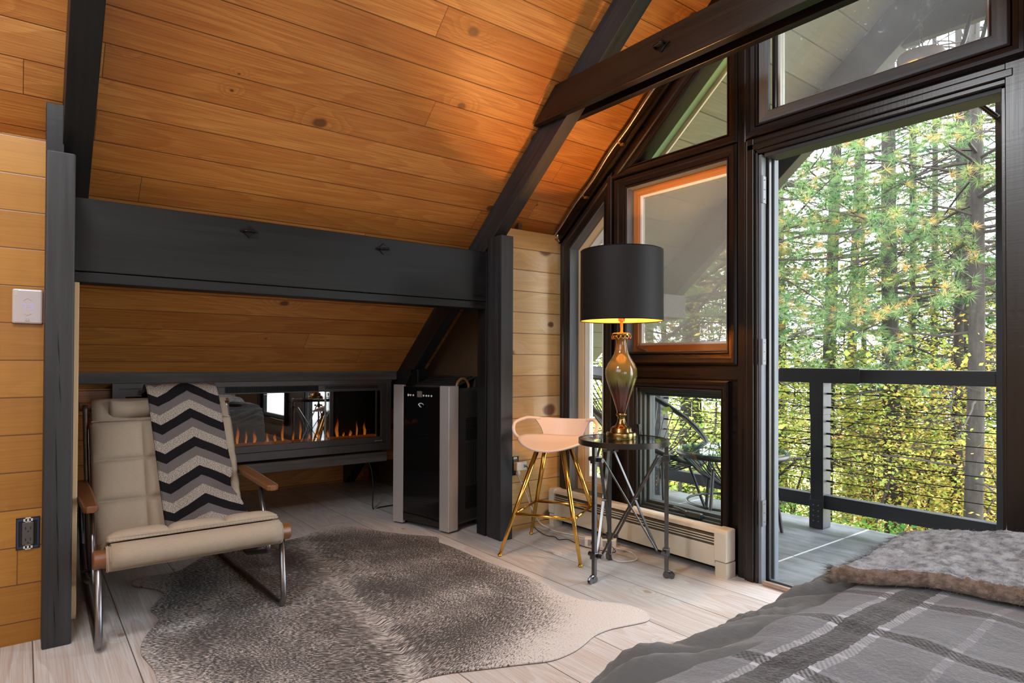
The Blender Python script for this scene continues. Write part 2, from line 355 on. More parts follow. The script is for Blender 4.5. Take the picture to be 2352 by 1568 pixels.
# ------------------------------------------------------------ floor, roof, walls
SL = 0.8273; TH = math.atan(SL); cT, sT = cos(TH), sin(TH)
RX = -0.25                                   # ridge
def zr(x, z0=1.95): return z0 + SL * (x + 3.13) if x <= RX else z0 + SL * (2 * RX - x + 3.13)
b = B(); b.quad((-5.5, -2.4, 0), (2.75, -2.4, 0), (2.75, 2.86, 0), (-5.5, 2.86, 0), [(-5.5, -2.4), (2.75, -2.4), (2.75, 2.86), (-5.5, 2.86)])
b.quad((-5.5, -2.4, -0.06), (-5.5, 2.86, -0.06), (2.75, 2.86, -0.06), (2.75, -2.4, -0.06))
struct(b.build('floor', M['floor'], fix=False))
def slope(y0, y1, z0, xa, xb):
    b = B()
    for xs, sg in ((xa, 1), (2 * RX - xa, -1)):
        s0 = (xa + 3.13) / cT; s1 = (RX + 3.13) / cT; t = 0.04
        x0 = xs; x1 = RX
        b.quad((x0, y0, zr(xa, z0)), (x0, y1, zr(xa, z0)), (x1, y1, zr(RX, z0)), (x1, y0, zr(RX, z0)), [(y0, s0), (y1, s0), (y1, s1), (y0, s1)])
        b.quad((x0, y0, zr(xa, z0) + t), (x1, y0, zr(RX, z0) + t), (x1, y1, zr(RX, z0) + t), (x0, y1, zr(xa, z0) + t), [(y0, s0), (y0, s1), (y1, s1), (y1, s0)])
        for yy in (y0, y1): b.quad((x0, yy, zr(xa, z0)), (x1, yy, zr(RX, z0)), (x1, yy, zr(RX, z0) + t), (x0, yy, zr(xa, z0) + t), [(s0, 0), (s1, 0), (s1, t), (s0, t)])
    return b
struct(slope(-2.4, 2.84, 1.95, -5.48, RX).build('ceiling', M['ceil'], fix=False))
def vwall(name, x, y0, y1, z0, z1, mat, t=-0.03):
    b = B(); b.quad((x, y0, z0), (x, y1, z0), (x, y1, z1), (x, y0, z1), [(y0, z0), (y1, z0), (y1, z1), (y0, z1)])
    b.quad((x, y0, z1), (x, y1, z1), (x + t * 6, y1, z1), (x + t * 6, y0, z1))
    b.quad((x + t, y0, z0), (x + t, y0, z1), (x + t, y1, z1), (x + t, y1, z0))
    return struct(b.build(name, mat, fix=False))
vwall('wall_left', -2.98, -2.4, 0.062, 0.0, 1.885, M['wleft'])
vwall('wall_knee', -3.13, 2.29, 2.82, 0.0, 1.885, M['pine'])
vwall('wall_right', 2.63, -2.4, 2.86, 0.0, 1.97, M['pine'], 0.03)
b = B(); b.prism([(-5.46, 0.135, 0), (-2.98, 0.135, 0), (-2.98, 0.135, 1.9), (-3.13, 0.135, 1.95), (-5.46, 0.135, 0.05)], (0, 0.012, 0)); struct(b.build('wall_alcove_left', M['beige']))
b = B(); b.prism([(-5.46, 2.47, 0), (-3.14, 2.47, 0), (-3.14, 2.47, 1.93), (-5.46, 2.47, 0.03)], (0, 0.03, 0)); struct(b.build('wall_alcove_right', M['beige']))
b = B(); b.prism([(-3.6, -2.38, 0), (3.1, -2.38, 0), (3.1, -2.38, 1.56), (RX, -2.38, zr(RX) - 0.005), (-3.6, -2.38, 1.56)], (0, -0.04, 0)); struct(b.build('wall_back', M['pine']))
b = B(); b.box(-5.52, -5.3, -2.4, 2.86, 0.0, 0.17); struct(b.build('wall_eave_filler', M['ceil']))  # filler block added to stop light leaking in at the eave
# ------------------------------------------------------------ heavy timber
def timber(name, mat, label, *boxes, bev=0.006):
    b = B()
    for q in boxes: b.box(*q)
    return struct(b.build(name, mat, bev=bev), label)
timber('beam', M['black'], 'long black tie beam over the alcove opening', (-3.13, -3.25, 0.12, 2.215, 1.4165, 1.717), (-3.132, -3.25, 0.12, 2.215, 1.371, 1.4135), bev=0.003)
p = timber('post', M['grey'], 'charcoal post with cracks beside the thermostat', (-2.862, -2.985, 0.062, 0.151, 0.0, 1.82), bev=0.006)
timber('post', M['black'], 'black post stub rising to the ceiling behind the charcoal post', (-2.945, -3.03, 0.062, 0.118, 1.78, 2.02), bev=0.002)
timber('post', M['grey'], 'black double post at the right end of the tie beam', (-2.985, -3.128, 2.222, 2.311, 0.0, 1.80), bev=0.003)  # black timber in the lighter grey, window sheen put into its colour
timber('post', M['black'], 'rear layer of the black double post', (-3.131, -3.22, 2.215, 2.311, 0.0, 1.72), bev=0.003)
b = B()                                       # drying cracks in the left post
for (y, z0, z1, w) in ((0.104, 1.02, 1.16, 0.0018), (0.109, 0.88, 1.01, 0.0018), (0.101, 0.50, 0.82, 0.0022), (0.106, 0.36, 0.52, 0.0024), (0.109, 0.16, 0.38, 0.002), (0.1, 0.03, 0.2, 0.0016)):
    b.quad((-2.8612, y - 0.003, z1), (-2.8612, y + w, (z0 + z1) / 2), (-2.8612, y + 0.004, z0), (-2.8612, y - w, (z0 + z1) / 2))
b.build('crack', plain('crack_shadow_gap', (0.004, 0.004, 0.004), 0.9), p, fix=False)
timber('trim_1', M['strip'], 'bare pine strip beside the charcoal post', (-3.128, -3.16, 0.152, 0.181, 0.0, 1.37), bev=0.003)
def rafter(y0, y1, zu, zt, xa, xb, mat, label):
    b = B(); L = [(xa, y0, zr(xa, zu)), (xb, y0, zr(xb, zu)), (xb, y0, zr(xb, zt)), (xa, y0, zr(xa, zt))]
    i = Vector(L[1]) - Vector(L[0]); b.obox(L[0], i, (0, y1 - y0, 0), (0, 0, zt - zu))
    return struct(b.build('rafter', mat, bev=0.003), label)
rafter(0.113, 0.209, 1.717, 1.945, -3.2, RX, M['black'], 'black rafter above the charcoal post')
rafter(2.228, 2.311, 1.752, 1.945, -5.3, RX, M['grey'], 'black rafter beside the windows')  # black rafter lightened in colour to carry the window light
timber('post', M['black'], 'short black post under the rafter inside the alcove', (-3.99, -4.09, 2.228, 2.311, 0.0, 1.0))
def collar(y0, y1, zb, zt, xt, label):
    b = B(); x2 = 2 * RX - xt
    b.prism([(xt, y0, zb), (x2, y0, zb), (x2 - 0.18, y0, zt), (xt + 0.18, y0, zt)], (0, y1 - y0, 0))
    i = b.build('collar_beam', M['frame'], bev=0.003)
    for pl, k in ((i.data.polygons, 0),):
        ul = i.data.uv_layers[0].data
        for f in pl:
            for li in f.loop_indices: v = i.data.vertices[i.data.loops[li].vertex_index].co; ul[li].uv = (v.x, v.z + v.y)
    return struct(i, label)
collar(2.180, 2.226, 2.330, 2.493, -2.648, 'front board of the double collar beam')
collar(2.313, 2.353, 2.345, 2.493, -2.62, 'rear board of the double collar beam')
timber('trim_2', M['frame'], 'spacer block between the collar beam boards', (-1.907, -1.703, 2.226, 2.313, 2.392, 2.49))
# ------------------------------------------------------------ window gable
GY, GC, GB = 2.82, 2.785, 2.905               # wall face, casing face, outside face
W1 = [(-3.02, 0.225), (-2.715, 0.225), (-2.715, 2.035), (-3.02, 1.785)]
W2 = [(-2.53, 1.112), (-1.862, 1.112), (-1.862, 2.072), (-2.53, 2.072)]
W3 = [(-2.448, 0.222), (-1.895, 0.222), (-1.895, 0.905), (-2.448, 0.905)]
W4 = [(-2.488, 2.202), (-1.862, 2.202), (-1.862, 2.722)]
W5 = [(-1.690, 2.205), (-0.712, 2.205), (-0.712, 2.95), (-1.690, 2.95)]
DR = [(-1.683, 0.0), (-0.716, 0.0), (-0.716, 2.055), (-1.683, 2.055)]
W6 = [(0.05, 0.25), (1.2, 0.25), (1.2, 2.3), (0.05, 2.3)]
def xz(p, y): return [(a, y, c) for a, c in p]
b = B(); OUT = [(-3.16, 0.0), (-1.683, 0.0), (-1.683, 2.055), (-0.716, 2.055), (-0.716, 0.0), (2.63, 0.0), (2.63, 1.955), (RX, zr(RX) - 0.002), (-3.16, 1.92)]
b.prism(xz(OUT, GY), (0, GB - GY, 0), [xz(w, GY) for w in (W1, W2, W3, W4, W5, W6)])
struct(b.build('wall_gable', M['frame']))
PROF = [(0, GB), (0, 2.80), (0.05, 2.794), (0.16, 2.792), (0.2, 2.800), (0.26, 2.792), (0.55, 2.786), (0.62, 2.778), (0.86, 2.776), (0.93, 2.784), (1, 2.79), (1, GY)]
def grow(p, l, r, bt, t): return [(p[0][0] - l, p[0][1] - bt), (p[1][0] + r, p[1][1] - bt), (p[2][0] + r, p[2][1] + t)] + ([(p[3][0] - l, p[3][1] + t)] if len(p) > 3 else [])
def inset(p, d):
    """inset a convex outline by d"""
    n = len(p); c = (sum(q[0] for q in p) / n, sum(q[1] for q in p) / n); lines = []
    for k in range(n):
        a, e = Vector(p[k]), Vector(p[(k + 1) % n]); t = (e - a).normalized(); m = Vector((-t.y, t.x))
        if m.dot(Vector(c) - a) < 0: m = -m
        lines.append((a + m * d, t))
    out = []
    for k in range(n):
        (a, t), (e, s) = lines[k - 1], lines[k]; den = t.x * s.y - t.y * s.x; q = ((e.x - a.x) * s.y - (e.y - a.y) * s.x) / den; out.append(tuple(a + t * q))
    return out
def window(k, hole, outer, label, frames, glass, gy, prof=PROF, gmat=None):
    b = B(); b.ring(hole, outer, prof); w = struct(b.build('window_%d' % k, M['frame'], auto=35), label)
    cur = hole
    for nm, mat, wd, y0, y1 in frames:
        inn = inset(cur, wd); b = B(); b.ring(inn, cur, [(0, y1), (0, y0 + 0.004), (0.06, y0), (0.94, y0), (1, y0 + 0.004), (1, y1)]); b.build(nm, M[mat], w, auto=35); cur = inn
    b = B(); b.prism(xz(cur, gy), (0, 0.006, 0)); b.build('pane', gmat or M['glass'], w)
    return w
w1 = window(1, W1, inset(W1, -0.075), 'tall narrow window left of the lamp', [('jamb', 'jamb', 0.004, 2.80, 2.9), ('frame', 'strip', 0.05, 2.872, 2.92), ('sash', 'sash', 0.045, 2.885, 2.915)], None, 2.895)
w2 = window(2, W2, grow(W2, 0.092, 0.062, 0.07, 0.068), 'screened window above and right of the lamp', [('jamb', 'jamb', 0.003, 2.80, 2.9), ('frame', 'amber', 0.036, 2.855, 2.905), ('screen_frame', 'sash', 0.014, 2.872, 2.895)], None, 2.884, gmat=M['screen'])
w3 = window(3, W3, grow(W3, 0.09, 0.052, 0.05, 0.055), 'low window behind the side table', [('jamb', 'darksash', 0.012, 2.815, 2.9), ('frame', 'darksash', 0.014, 2.835, 2.905), ('sash', 'darksash', 0.016, 2.86, 2.905)], None, 2.885)
W4o = [(-2.66, 2.142), (-1.797, 2.142), (-1.797, 2.855)]
w4 = window(4, W4, W4o, 'triangular window under the roof slope', [], None, 2.865)
w5 = window(5, W5, grow(W5, 0.062, 0.06, 0.062, 0.06), 'dusty transom window above the doorway', [('jamb', 'jamb', 0.05, 2.80, 2.82), ('stop', 'frame', 0.016, 2.835, 2.87), ('sash', 'sash', 0.012, 2.86, 2.9)], None, 2.88, gmat=M['dusty'])
w6 = window(6, W6, grow(W6, 0.07, 0.07, 0.07, 0.07), 'added unseen window right of the doorway', [('sash', 'darksash', 0.05, 2.85, 2.9)], None, 2.88)  # out-of-view opening added to let more daylight onto the bed
b = B()                                       # casement cranks
b.tube(rounded([(-2.50, 2.862, 1.165), (-2.49, 2.842, 1.14), (-2.40, 2.832, 1.118), (-2.385, 2.83, 1.105)], 0.03), 0.006, 8); b.lathe([(0, -0.012), (0.011, -0.008), (0.012, 0.006), (0, 0.012)], 12, (-2.385, 2.83, 1.10)); b.build('crank_handle', M['steel'], w2, smooth=True)
b = B(); b.box(-2.12, -2.02, 2.80, 2.83, 0.232, 0.262); b.bar((-2.10, 2.792, 0.262), (-2.19, 2.795, 0.272), 0.02, 0.012); b.build('crank_handle', M['darksash'], w3, bev=0.006)
b = B(); b.bar((-2.428, 2.80, 0.62), (-2.428, 2.79, 0.70), 0.012, 0.02); b.box(-2.436, -2.42, 2.80, 2.815, 0.58, 0.66); b.build('latch', M['iron'], w3, bev=0.003)
# rake board, mullions and bottom apron dressing
def rakebox(xa, xb, o0, o1, y0, y1):
    b = B(); b.prism([(xa, y0, zr(xa) - o1), (xb, y0, zr(xb) - o1), (xb, y0, zr(xb) - o0), (xa, y0, zr(xa) - o0)], (0, y1 - y0, 0)); return b
struct(rakebox(-3.13, RX, 0.0, 0.115, 2.797, GY).build('trim_3', M['frame'], bev=0.003), 'rake board under the roof slope')
timber('trim_4', M['frame'], 'mullion between the narrow window and the screened window', (-2.665, -2.628, 2.772, GY, 0.20, 2.17))
timber('trim_5', M['frame'], 'upright post left of the doorway', (-1.797, -1.752, 2.79, GY, 0.0, 2.85))
timber('trim_6', M['frame'], 'rail between the screened window and the low window', (-2.60, -1.80, 2.806, GY, 0.965, 1.035), bev=0.004)
# doorway
D2 = [(-1.683, 0.0), (-0.716, 0.0), (-0.716, 2.055), (-1.683, 2.055)]
b = B()
def jambrun(x0, x1, y0, y1, mat_i=0):
    b.cur = mat_i; b.box(x0, x1, y0, y1, 0.0, 2.05)
for x0, x1, y0, y1 in ((-1.752, -1.735, 2.778, GY), (-1.735, -1.70, 2.772, GY), (-1.70, -1.683, 2.78, GY)): b.box(x0, x1, y0, y1, 0.0, 2.13)
for x0, x1 in ((-0.716, -0.69), (-0.69, -0.655)): b.box(x0, x1, 2.775, GY, 0.0, 2.13)
for z0, z1, y in ((2.055, 2.075, 2.78), (2.075, 2.105, 2.772), (2.105, 2.13, 2.778)): b.box(-1.735, -0.69, y, GY, z0, z1)
door = struct(b.build('door_1', M['frame'], bev=0.004), 'open doorway onto the deck, its door removed')
b = B()
b.box(-1.6835, -1.668, 2.79, 2.832, 0.0, 2.05); b.build('hinge_jamb', M['jamb'], door, bev=0.002)
b = B(); b.box(-1.6835, -1.655, 2.836, 2.856, 0, 2.05); b.box(-1.6835, -1.662, 2.86, 2.874, 0, 2.05); b.box(-0.732, -0.716, 2.80, 2.90, 0, 2.05); b.build('door_stop', M['frame'], door, bev=0.002); b = B(); b.box(-1.66, -0.73, 2.80, 2.90, 2.036, 2.055); b.build('head_jamb', M['porch'], door, bev=0.002)
b = B(); b.box(-1.6835, -1.652, 2.878, 2.915, 0, 2.05); b.box(-0.735, -0.722, 2.83, 2.85, 0, 2.05); b.build('outer_jamb', M['jamb'], door, bev=0.002)
for z0, z1 in ((1.817, 1.947), (1.043, 1.166), (0.274, 0.396)):
    b = B(); b.box(-1.668, -1.6645, 2.791, 2.826, z0, z1); b.tube([(-1.664, 2.789, z0), (-1.664, 2.789, z1)], 0.006, 8)
    h = b.build('hinge', M['hinge'], door)
    b = B()
    for q in (0.15, 0.5, 0.85): b.lathe([(0.0, -0.001), (0.004, 0.0), (0.004, 0.001), (0, 0.0015)], 8, (-1.6642, 2.81, z0 + (z1 - z0) * q))
    b.build('screw', M['iron'], h)
b = B(); b.box(-1.66, -0.73, 2.775, 2.80, 0.0, 0.022); b.build('threshold_strip', plain('worn_wood_metal', (0.42, 0.32, 0.26), 0.35, 0.3), door, bev=0.008)
b = B(); b.prism([(-1.66, 2.80, 0.002), (-1.66, 2.80, 0.012), (-1.66, 2.96, -0.012), (-1.66, 2.96, -0.02)], (0.93, 0, 0)); b.box(-1.66, -0.73, 2.845, 2.86, 0.0, 0.014); b.build('sill', stained('weathered_sill', (0.03, 0.032, 0.036), (0.16, 0.165, 0.175), 0.5, 25), door)
# ------------------------------------------------------------ alcove: mantel boards
timber('trim_7', M['ledge'], 'grey timber ledge above the electric fireplace', (-4.30, -4.42, 0.15, 2.228, 0.915, 1.0))
timber('trim_8', M['ledge'], 'grey timber ledge below the electric fireplace', (-4.275, -4.42, 0.40, 2.14, 0.318, 0.386))
b = B(); b.quad((-4.42, 0.15, 0.30), (-4.42, 2.44, 0.30), (-4.42, 2.44, 0.95), (-4.42, 0.15, 0.95), [(0.15, 0.3), (2.44, 0.3), (2.44, 0.95), (0.15, 0.95)]); b.box(-4.46, -4.425, 0.15, 2.44, 0.3, 0.95); struct(b.build('wall_alcove', M['ceil'], fix=False))
# ------------------------------------------------------------ porch roof seen through the glass
b = slope(2.915, 4.22, 1.95, -4.2, RX); struct(b.build('porch_ceiling', M['soffit'], fix=False), 'boarded porch soffit beyond the windows')
def barge(xa, xb, y0, y1, za, zb_, mat, nm, label):
    b = B(); b.obox((xa, y0, zr(xa, za)), (xb - xa, 0, zr(xb, za) - zr(xa, za)), (0, y1 - y0, 0), (0, 0, zb_ - za)); return struct(b.build(nm, mat, bev=0.004), label)
barge(-3.30, RX, 4.08, 4.18, 1.63, 1.93, M['porch'], 'porch_rafter', 'dark outer porch rafter beyond the doorway')
b = B(); b.obox((2 * RX + 3.30, 4.08, zr(-3.3, 1.63)), (-3.05, 0, 3.05 * SL), (0, 0.1, 0), (0, 0, 0.3)); struct(b.build('porch_rafter', M['porch']), 'outer porch rafter on the far slope')
barge(-3.4, RX, 2.93, 3.02, 1.74, 1.94, M['green'], 'porch_rafter', 'green painted rafter against the outside of the gable')
barge(-3.4, RX, 3.02, 3.035, 1.71, 1.765, M['cream'], 'trim_9', 'cream batten under the green rafter')
b = B(); b.prism([(-1.56, 4.10, 2.93), (1.06, 4.10, 2.93), (RX, 4.10, 3.98)], (0, 0.05, 0)); struct(b.build('porch_gable', M['porch']), 'dark infill panel in the porch gable')
timber('porch_beam', M['porch'], 'outer eave beam left of the porch rafter', (-3.13, -3.25, 2.92, 4.15, 1.40, 1.58))
# ============================================================ FURNITURE
def weave(name, col, col2, sc=320.0, rough=0.9, bump=0.35, spec=0.15):
    a = N(name); u, v = a.uv()
    w1_ = a.n('ShaderNodeTexWave', wave_type='BANDS', bands_direction='X'); a.set(w1_.inputs['Vector'], a.comb(u, v)); w1_.inputs['Scale'].default_value = sc; w1_.inputs['Distortion'].default_value = 1.5; w1_.inputs['Detail'].default_value = 1
    w2_ = a.n('ShaderNodeTexWave', wave_type='BANDS', bands_direction='Y'); a.set(w2_.inputs['Vector'], a.comb(u, v)); w2_.inputs['Scale'].default_value = sc; w2_.inputs['Distortion'].default_value = 1.5; w2_.inputs['Detail'].default_value = 1
    h = a.math('MULTIPLY', w1_.outputs[1], w2_.outputs[1]); n_ = a.noise(a.comb(a.math('MULTIPLY', u, 60), a.math('MULTIPLY', v, 400)), 1.0, 3)
    f = a.math('ADD', a.math('MULTIPLY', h, 0.5), a.math('MULTIPLY', n_, 0.5))
    a.p(Base_Color=a.ramp(f, [(0.15, col), (0.7, col2)]), Roughness=rough); a.b.inputs['Specular IOR Level'].default_value = spec; a.bump(f, bump, 0.002)
    return a.m
M['canvas'] = weave('sand_canvas', (0.31, 0.25, 0.185), (0.44, 0.365, 0.285))
M['armwood'] = stained('warm_oiled_beech', (0.12, 0.045, 0.015), (0.24, 0.095, 0.032), 0.35, 25, 0.5)
M['chrome'] = plain('tarnished_chrome_tube', (0.24, 0.24, 0.255), 0.32, 1.0, 0.25, 25)
# ---------------- cowhide
RUG = [(-3.449,.417),(-3.4,.425),(-3.367,.45),(-3.299,.494),(-3.239,.509),(-3.194,.507),(-3.105,.465),(-3.044,.434),(-3.0,.439),(-2.928,.445),(-2.865,.43),(-2.788,.391),(-2.692,.356),(-2.61,.344),(-2.527,.352),(-2.437,.361),(-2.35,.356),(-2.282,.346),(-2.126,.345),(-1.944,.403),(-1.76,.515),(-1.665,.671),(-1.73,.829),(-1.834,1.016),(-1.828,1.129),(-1.782,1.239),(-1.723,1.381),(-1.683,1.474),(-1.682,1.568),(-1.702,1.652),(-1.735,1.744),(-1.74,1.829),(-1.728,1.892),(-1.71,1.97),(-1.706,2.019),(-1.729,2.054),(-1.783,2.081),(-1.837,2.08),(-1.91,2.056),(-2.001,1.977),(-2.07,1.94),(-2.165,1.934),(-2.276,1.956),(-2.443,1.956),(-2.724,1.932),(-2.886,1.93),(-3.071,1.926),(-3.174,1.919),(-3.272,1.965),(-3.40,1.87),(-3.504,1.804),(-3.669,1.718),(-3.848,1.652),(-3.924,1.587),(-3.873,1.479),(-3.764,1.345),(-3.734,1.232),(-3.731,1.132),(-3.749,.994),(-3.77,.879),(-3.71,.788),(-3.54,.652),(-3.505,.599),(-3.503,.553),(-3.505,.461)]
def closedsmooth(P, n=4):
    out = []; m = len(P)
    for k in range(m):
        p0, p1, p2, p3 = (Vector((*P[(k + j) % m], 0)) for j in (-1, 0, 1, 2))
        for j in range(n):
            t = j / n; out.append(0.5 * ((2 * p1) + (p2 - p0) * t + (2 * p0 - 5 * p1 + 4 * p2 - p3) * t * t + (3 * p1 - p0 - 3 * p2 + p3) * t ** 3))
    return out
a = N('speckled_cowhide'); sx = a.n('ShaderNodeSeparateXYZ'); a.set(sx.inputs[0], a.obj()); X_, Y_ = sx.outputs[0], sx.outputs[1]
# spine runs from (-3.5,1.275) to (-1.85,1.044)
wob = a.math('MULTIPLY_ADD', a.noise(a.comb(X_, Y_), 2.3, 2), 0.16, -0.08)
q = a.math('ADD', a.math('ADD', a.math('MULTIPLY', a.math('ADD', X_, 3.5), 0.139), a.math('MULTIPLY', a.math('ADD', Y_, -1.275), 0.990)), wob)
t_ = a.math('SUBTRACT', a.math('MULTIPLY', a.math('ADD', X_, 3.5), 0.990), a.math('MULTIPLY', a.math('ADD', Y_, -1.275), 0.139))
aq = a.math('ABSOLUTE', q); ang = a.mr(aq, 0.0, 0.5, 0.25, 0.95)
fl_ = a.math('ADD', a.math('MULTIPLY', aq, ang), a.math('MULTIPLY', t_, -0.45)); ac_ = a.math('ADD', t_, a.math('MULTIPLY', aq, 0.55))
jx = a.math('MULTIPLY_ADD', a.noise(a.comb(X_, Y_), 7, 2), 0.10, -0.05)
fl_ = a.math('ADD', fl_, jx); ac_ = a.math('ADD', ac_, a.math('MULTIPLY', jx, -0.6))
h1 = a.noise(a.comb(a.math('MULTIPLY', fl_, 58), a.math('MULTIPLY', ac_, 205)), 1.0, 3, 0.62, 0.3); h2 = a.noise(a.comb(a.math('MULTIPLY', fl_, 120), a.math('MULTIPLY', ac_, 520)), 1.0, 2, 0.7)
h1 = a.math('MULTIPLY_ADD', h1, 2.1, -0.55); h2 = a.math('MULTIPLY_ADD', h2, 1.9, -0.45)
big = a.noise(a.comb(X_, Y_), 3.2, 3, 0.55)
tc = a.math('DIVIDE', a.math('SUBTRACT', t_, 0.72), 1.30); qc = a.math('DIVIDE', q, 1.06)
rad = a.math('SQRT', a.math('ADD', a.math('MULTIPLY', tc, tc), a.math('MULTIPLY', qc, qc)))
edge = a.mr(a.math('ADD', rad, a.math('MULTIPLY_ADD', big, 0.5, -0.25)), 0.66, 1.06)
sp = a.math('SUBTRACT', 1.0, a.mr(aq, 0.0, 0.085))
back = a.mr(t_, 0.75, 0.05)                     # browner saddle towards the alcove end
den = a.math('SUBTRACT', a.math('SUBTRACT', a.math('ADD', a.math('MULTIPLY_ADD', big, 0.52, 0.375), a.math('MULTIPLY', back, 0.05)), a.math('MULTIPLY', edge, 0.58)), a.math('MULTIPLY', sp, a.math('MULTIPLY_ADD', big, 0.22, -0.02)))
dk = a.mr(a.math('ADD', a.math('MULTIPLY', h1, 0.8), a.math('MULTIPLY', h2, 0.2)), a.math('SUBTRACT', 0.84, den), a.math('SUBTRACT', 1.18, den))
lt = a.mix(h2, (0.52, 0.51, 0.50), (0.80, 0.79, 0.78)); lt = a.mix(a.math('MULTIPLY', back, 0.32), lt, (0.34, 0.29, 0.26))
dkc = a.mix(h2, (0.004, 0.004, 0.005), (0.060, 0.057, 0.060))
a.p(Base_Color=a.mix(a.math('MULTIPLY', dk, 0.93), lt, dkc), Roughness=0.75); a.b.inputs['Specular IOR Level'].default_value = 0.1
a.bump(a.math('ADD', h1, a.math('MULTIPLY', h2, 0.4)), 0.5, 0.004)
rp = closedsmooth(RUG)
b = B(); b.prism([(p.x, p.y, 0.003) for p in rp], (0, 0, 0.004)); rug = b.build('cowhide_rug', a.m)
tag(rug, 'grey and white speckled cowhide rug lying on the pale floor boards', 'rug')
cx = sum(p.x for p in rp) / len(rp); cy = sum(p.y for p in rp) / len(rp)
b = B(); b.prism([(p.x, p.y, 0.0005) for p in rp], (0, 0, 0.0025)); tag(b.build('hide_backing', plain('brown_hide_edge', (0.16, 0.075, 0.03), 0.8), rug), 'brown leather edge of the hide')
# ---------------- sling armchair
CH = thing('sling_armchair', 'sand canvas sling armchair on a bent chrome tube frame with wooden arms', 'armchair', (-3.2, 0.55, 0))
YL, YR = 0.224, 0.884
for y, dx in ((YL, 0.0), (YR, -0.02)):
    b = B(); b.tube(rounded([(-2.735 + dx, y, 0.31), (-2.695 + dx, y, 0.013), (-3.735 + dx, y + (0.02 if y < 0.5 else -0.03), 0.013), (-3.64 + dx, y, 0.44)], 0.06), 0.0125, 10)
    b.build('side_frame', M['chrome'], CH, world=True, smooth=True)
    b = B(); b.tube(rounded([(-3.05 + dx, y, 0.462), (-2.955 + dx, y, 0.29), (-2.90 + dx, y, 0.20), (-3.3, y, 0.10), (-3.52, y, 0.20)], 0.05), 0.011, 10); b.build('arm_tube', M['chrome'], CH, world=True, smooth=True)
    s_ = 0.014 if y < 0.5 else -0.014
    b = B(); b.tube(smoothpath([(-2.78, y + s_, 0.30), (-3.0, y + s_, 0.215), (-3.25, y + s_, 0.15), (-3.41, y + s_, 0.33), (-3.56, y + s_, 0.64), (-3.64, y + s_, 0.835)]), 0.011, 10); b.build('sling_tube', M['chrome'], CH, world=True, smooth=True)
    b = B(); b.tube([(-3.12, y - 0.028, 0.19), (-3.12, y + 0.028, 0.19)], 0.007, 8); b.build('pivot_bolt', M['iron'], CH, world=True)
    ya = y - 0.012 if y < 0.5 else y + 0.022
    b = B(); b.prism([(-2.935 + dx, ya - 0.026, 0.462), (-2.925 + dx, ya - 0.012, 0.462), (-2.925 + dx, ya + 0.014, 0.462), (-2.935 + dx, ya + 0.027, 0.462), (-3.30 + dx, ya + 0.03, 0.475), (-3.48 + dx, ya + 0.026, 0.48), (-3.49 + dx, ya - 0.026, 0.48), (-3.30 + dx, ya - 0.03, 0.475)], (0, 0, 0.026))
    for k, f in enumerate(b.uv): b.uv[k] = [((b.v[i].x), b.v[i].y + b.v[i].z) for i in b.f[k]]
    b.build('armrest', M['armwood'], CH, world=True, bev=0.008)
def dowel(nm, x, z, ya, yb, r):
    b = B(); b.tube([(x, ya, z), (x, ya + 0.004, z), (x, yb - 0.004, z), (x, yb, z)], [r * 0.9, r, r, r * 0.9], 22); return b.build(nm, M['armwood'], CH, world=True, auto=50)
dowel('front_dowel', -2.745, 0.325, 0.207, 0.913, 0.035); dowel('back_dowel', -3.665, 0.828, 0.215, 0.885, 0.022)
def surf(path, y0, y1, nm, mat, th=0.0, off=0.0, quilt=None, nv=26, ny=26, par=CH, wob=0.0):
    """cloth strip swept along an x-z path between y0 and y1"""
    P = smoothpath([(x, 0, z) for x, z in path], 10); D = [0]
    for k in range(1, len(P)): D.append(D[-1] + (P[k] - P[k - 1]).length)
    def at(s):
        d = s * D[-1]; k = 1
        while k < len(P) - 1 and D[k] < d: k += 1
        f = (d - D[k - 1]) / max(D[k] - D[k - 1], 1e-9); p = P[k - 1].lerp(P[k], f); t = (P[k] - P[k - 1]).normalized(); return p, Vector((-t.z, 0, t.x)), d
    def fn(u, v):
        p, nn, d = at(v); y = y0 + (y1 - y0) * u; o = off
        if quilt: o += quilt(u, v, d, D[-1])
        if wob: o += wob * noise.noise(Vector((y * 7, d * 9, 3.1)))
        return p - nn * o * (1 if True else -1) + Vector((0, y, 0))
    L = D[-1]; b = B(); b.grid(fn, ny, nv, lambda u, v: ((y1 - y0) * u, L * v)); return b.build(nm, mat, par, world=True, smooth=True, solid=th)
# canvas sling: from the front roll down to the seat and up the back over the rear dowel
surf([(-2.72, 0.288), (-2.695, 0.325), (-2.715, 0.366), (-2.76, 0.372), (-2.88, 0.312), (-3.03, 0.232), (-3.16, 0.175), (-3.27, 0.185), (-3.365, 0.30), (-3.47, 0.53), (-3.58, 0.74), (-3.645, 0.842), (-3.685, 0.858), (-3.70, 0.82), (-3.66, 0.72)], 0.262, 0.868, 'sling', M['canvas'], 0.006, nv=70, ny=14)
b = B(); rr = [(0.0415, t) for t in (0.245, 0.26, 0.4, 0.6, 0.75, 0.862, 0.875)]
b.grid(lambda u, v: (-2.745 + 0.0425 * cos(2 * pi * u) * (1 + 0.015 * sin(40 * v + 3 * u)), 0.245 + 0.632 * v, 0.323 + 0.046 * sin(2 * pi * u) * (1 + 0.01 * sin(23 * v))), 28, 40, lambda u, v: (u * 0.27, v * 0.63)); b.build('front_roll', M['canvas'], CH, world=True, smooth=True)
for y in (0.252, 0.868):
    b = B(); b.tube([(-2.745 + 0.0435 * cos(2 * pi * k / 30), y, 0.323 + 0.047 * sin(2 * pi * k / 30)) for k in range(30)], 0.002, 6, closed=True); b.build('hem_stitch', M['canvas'], CH, world=True)
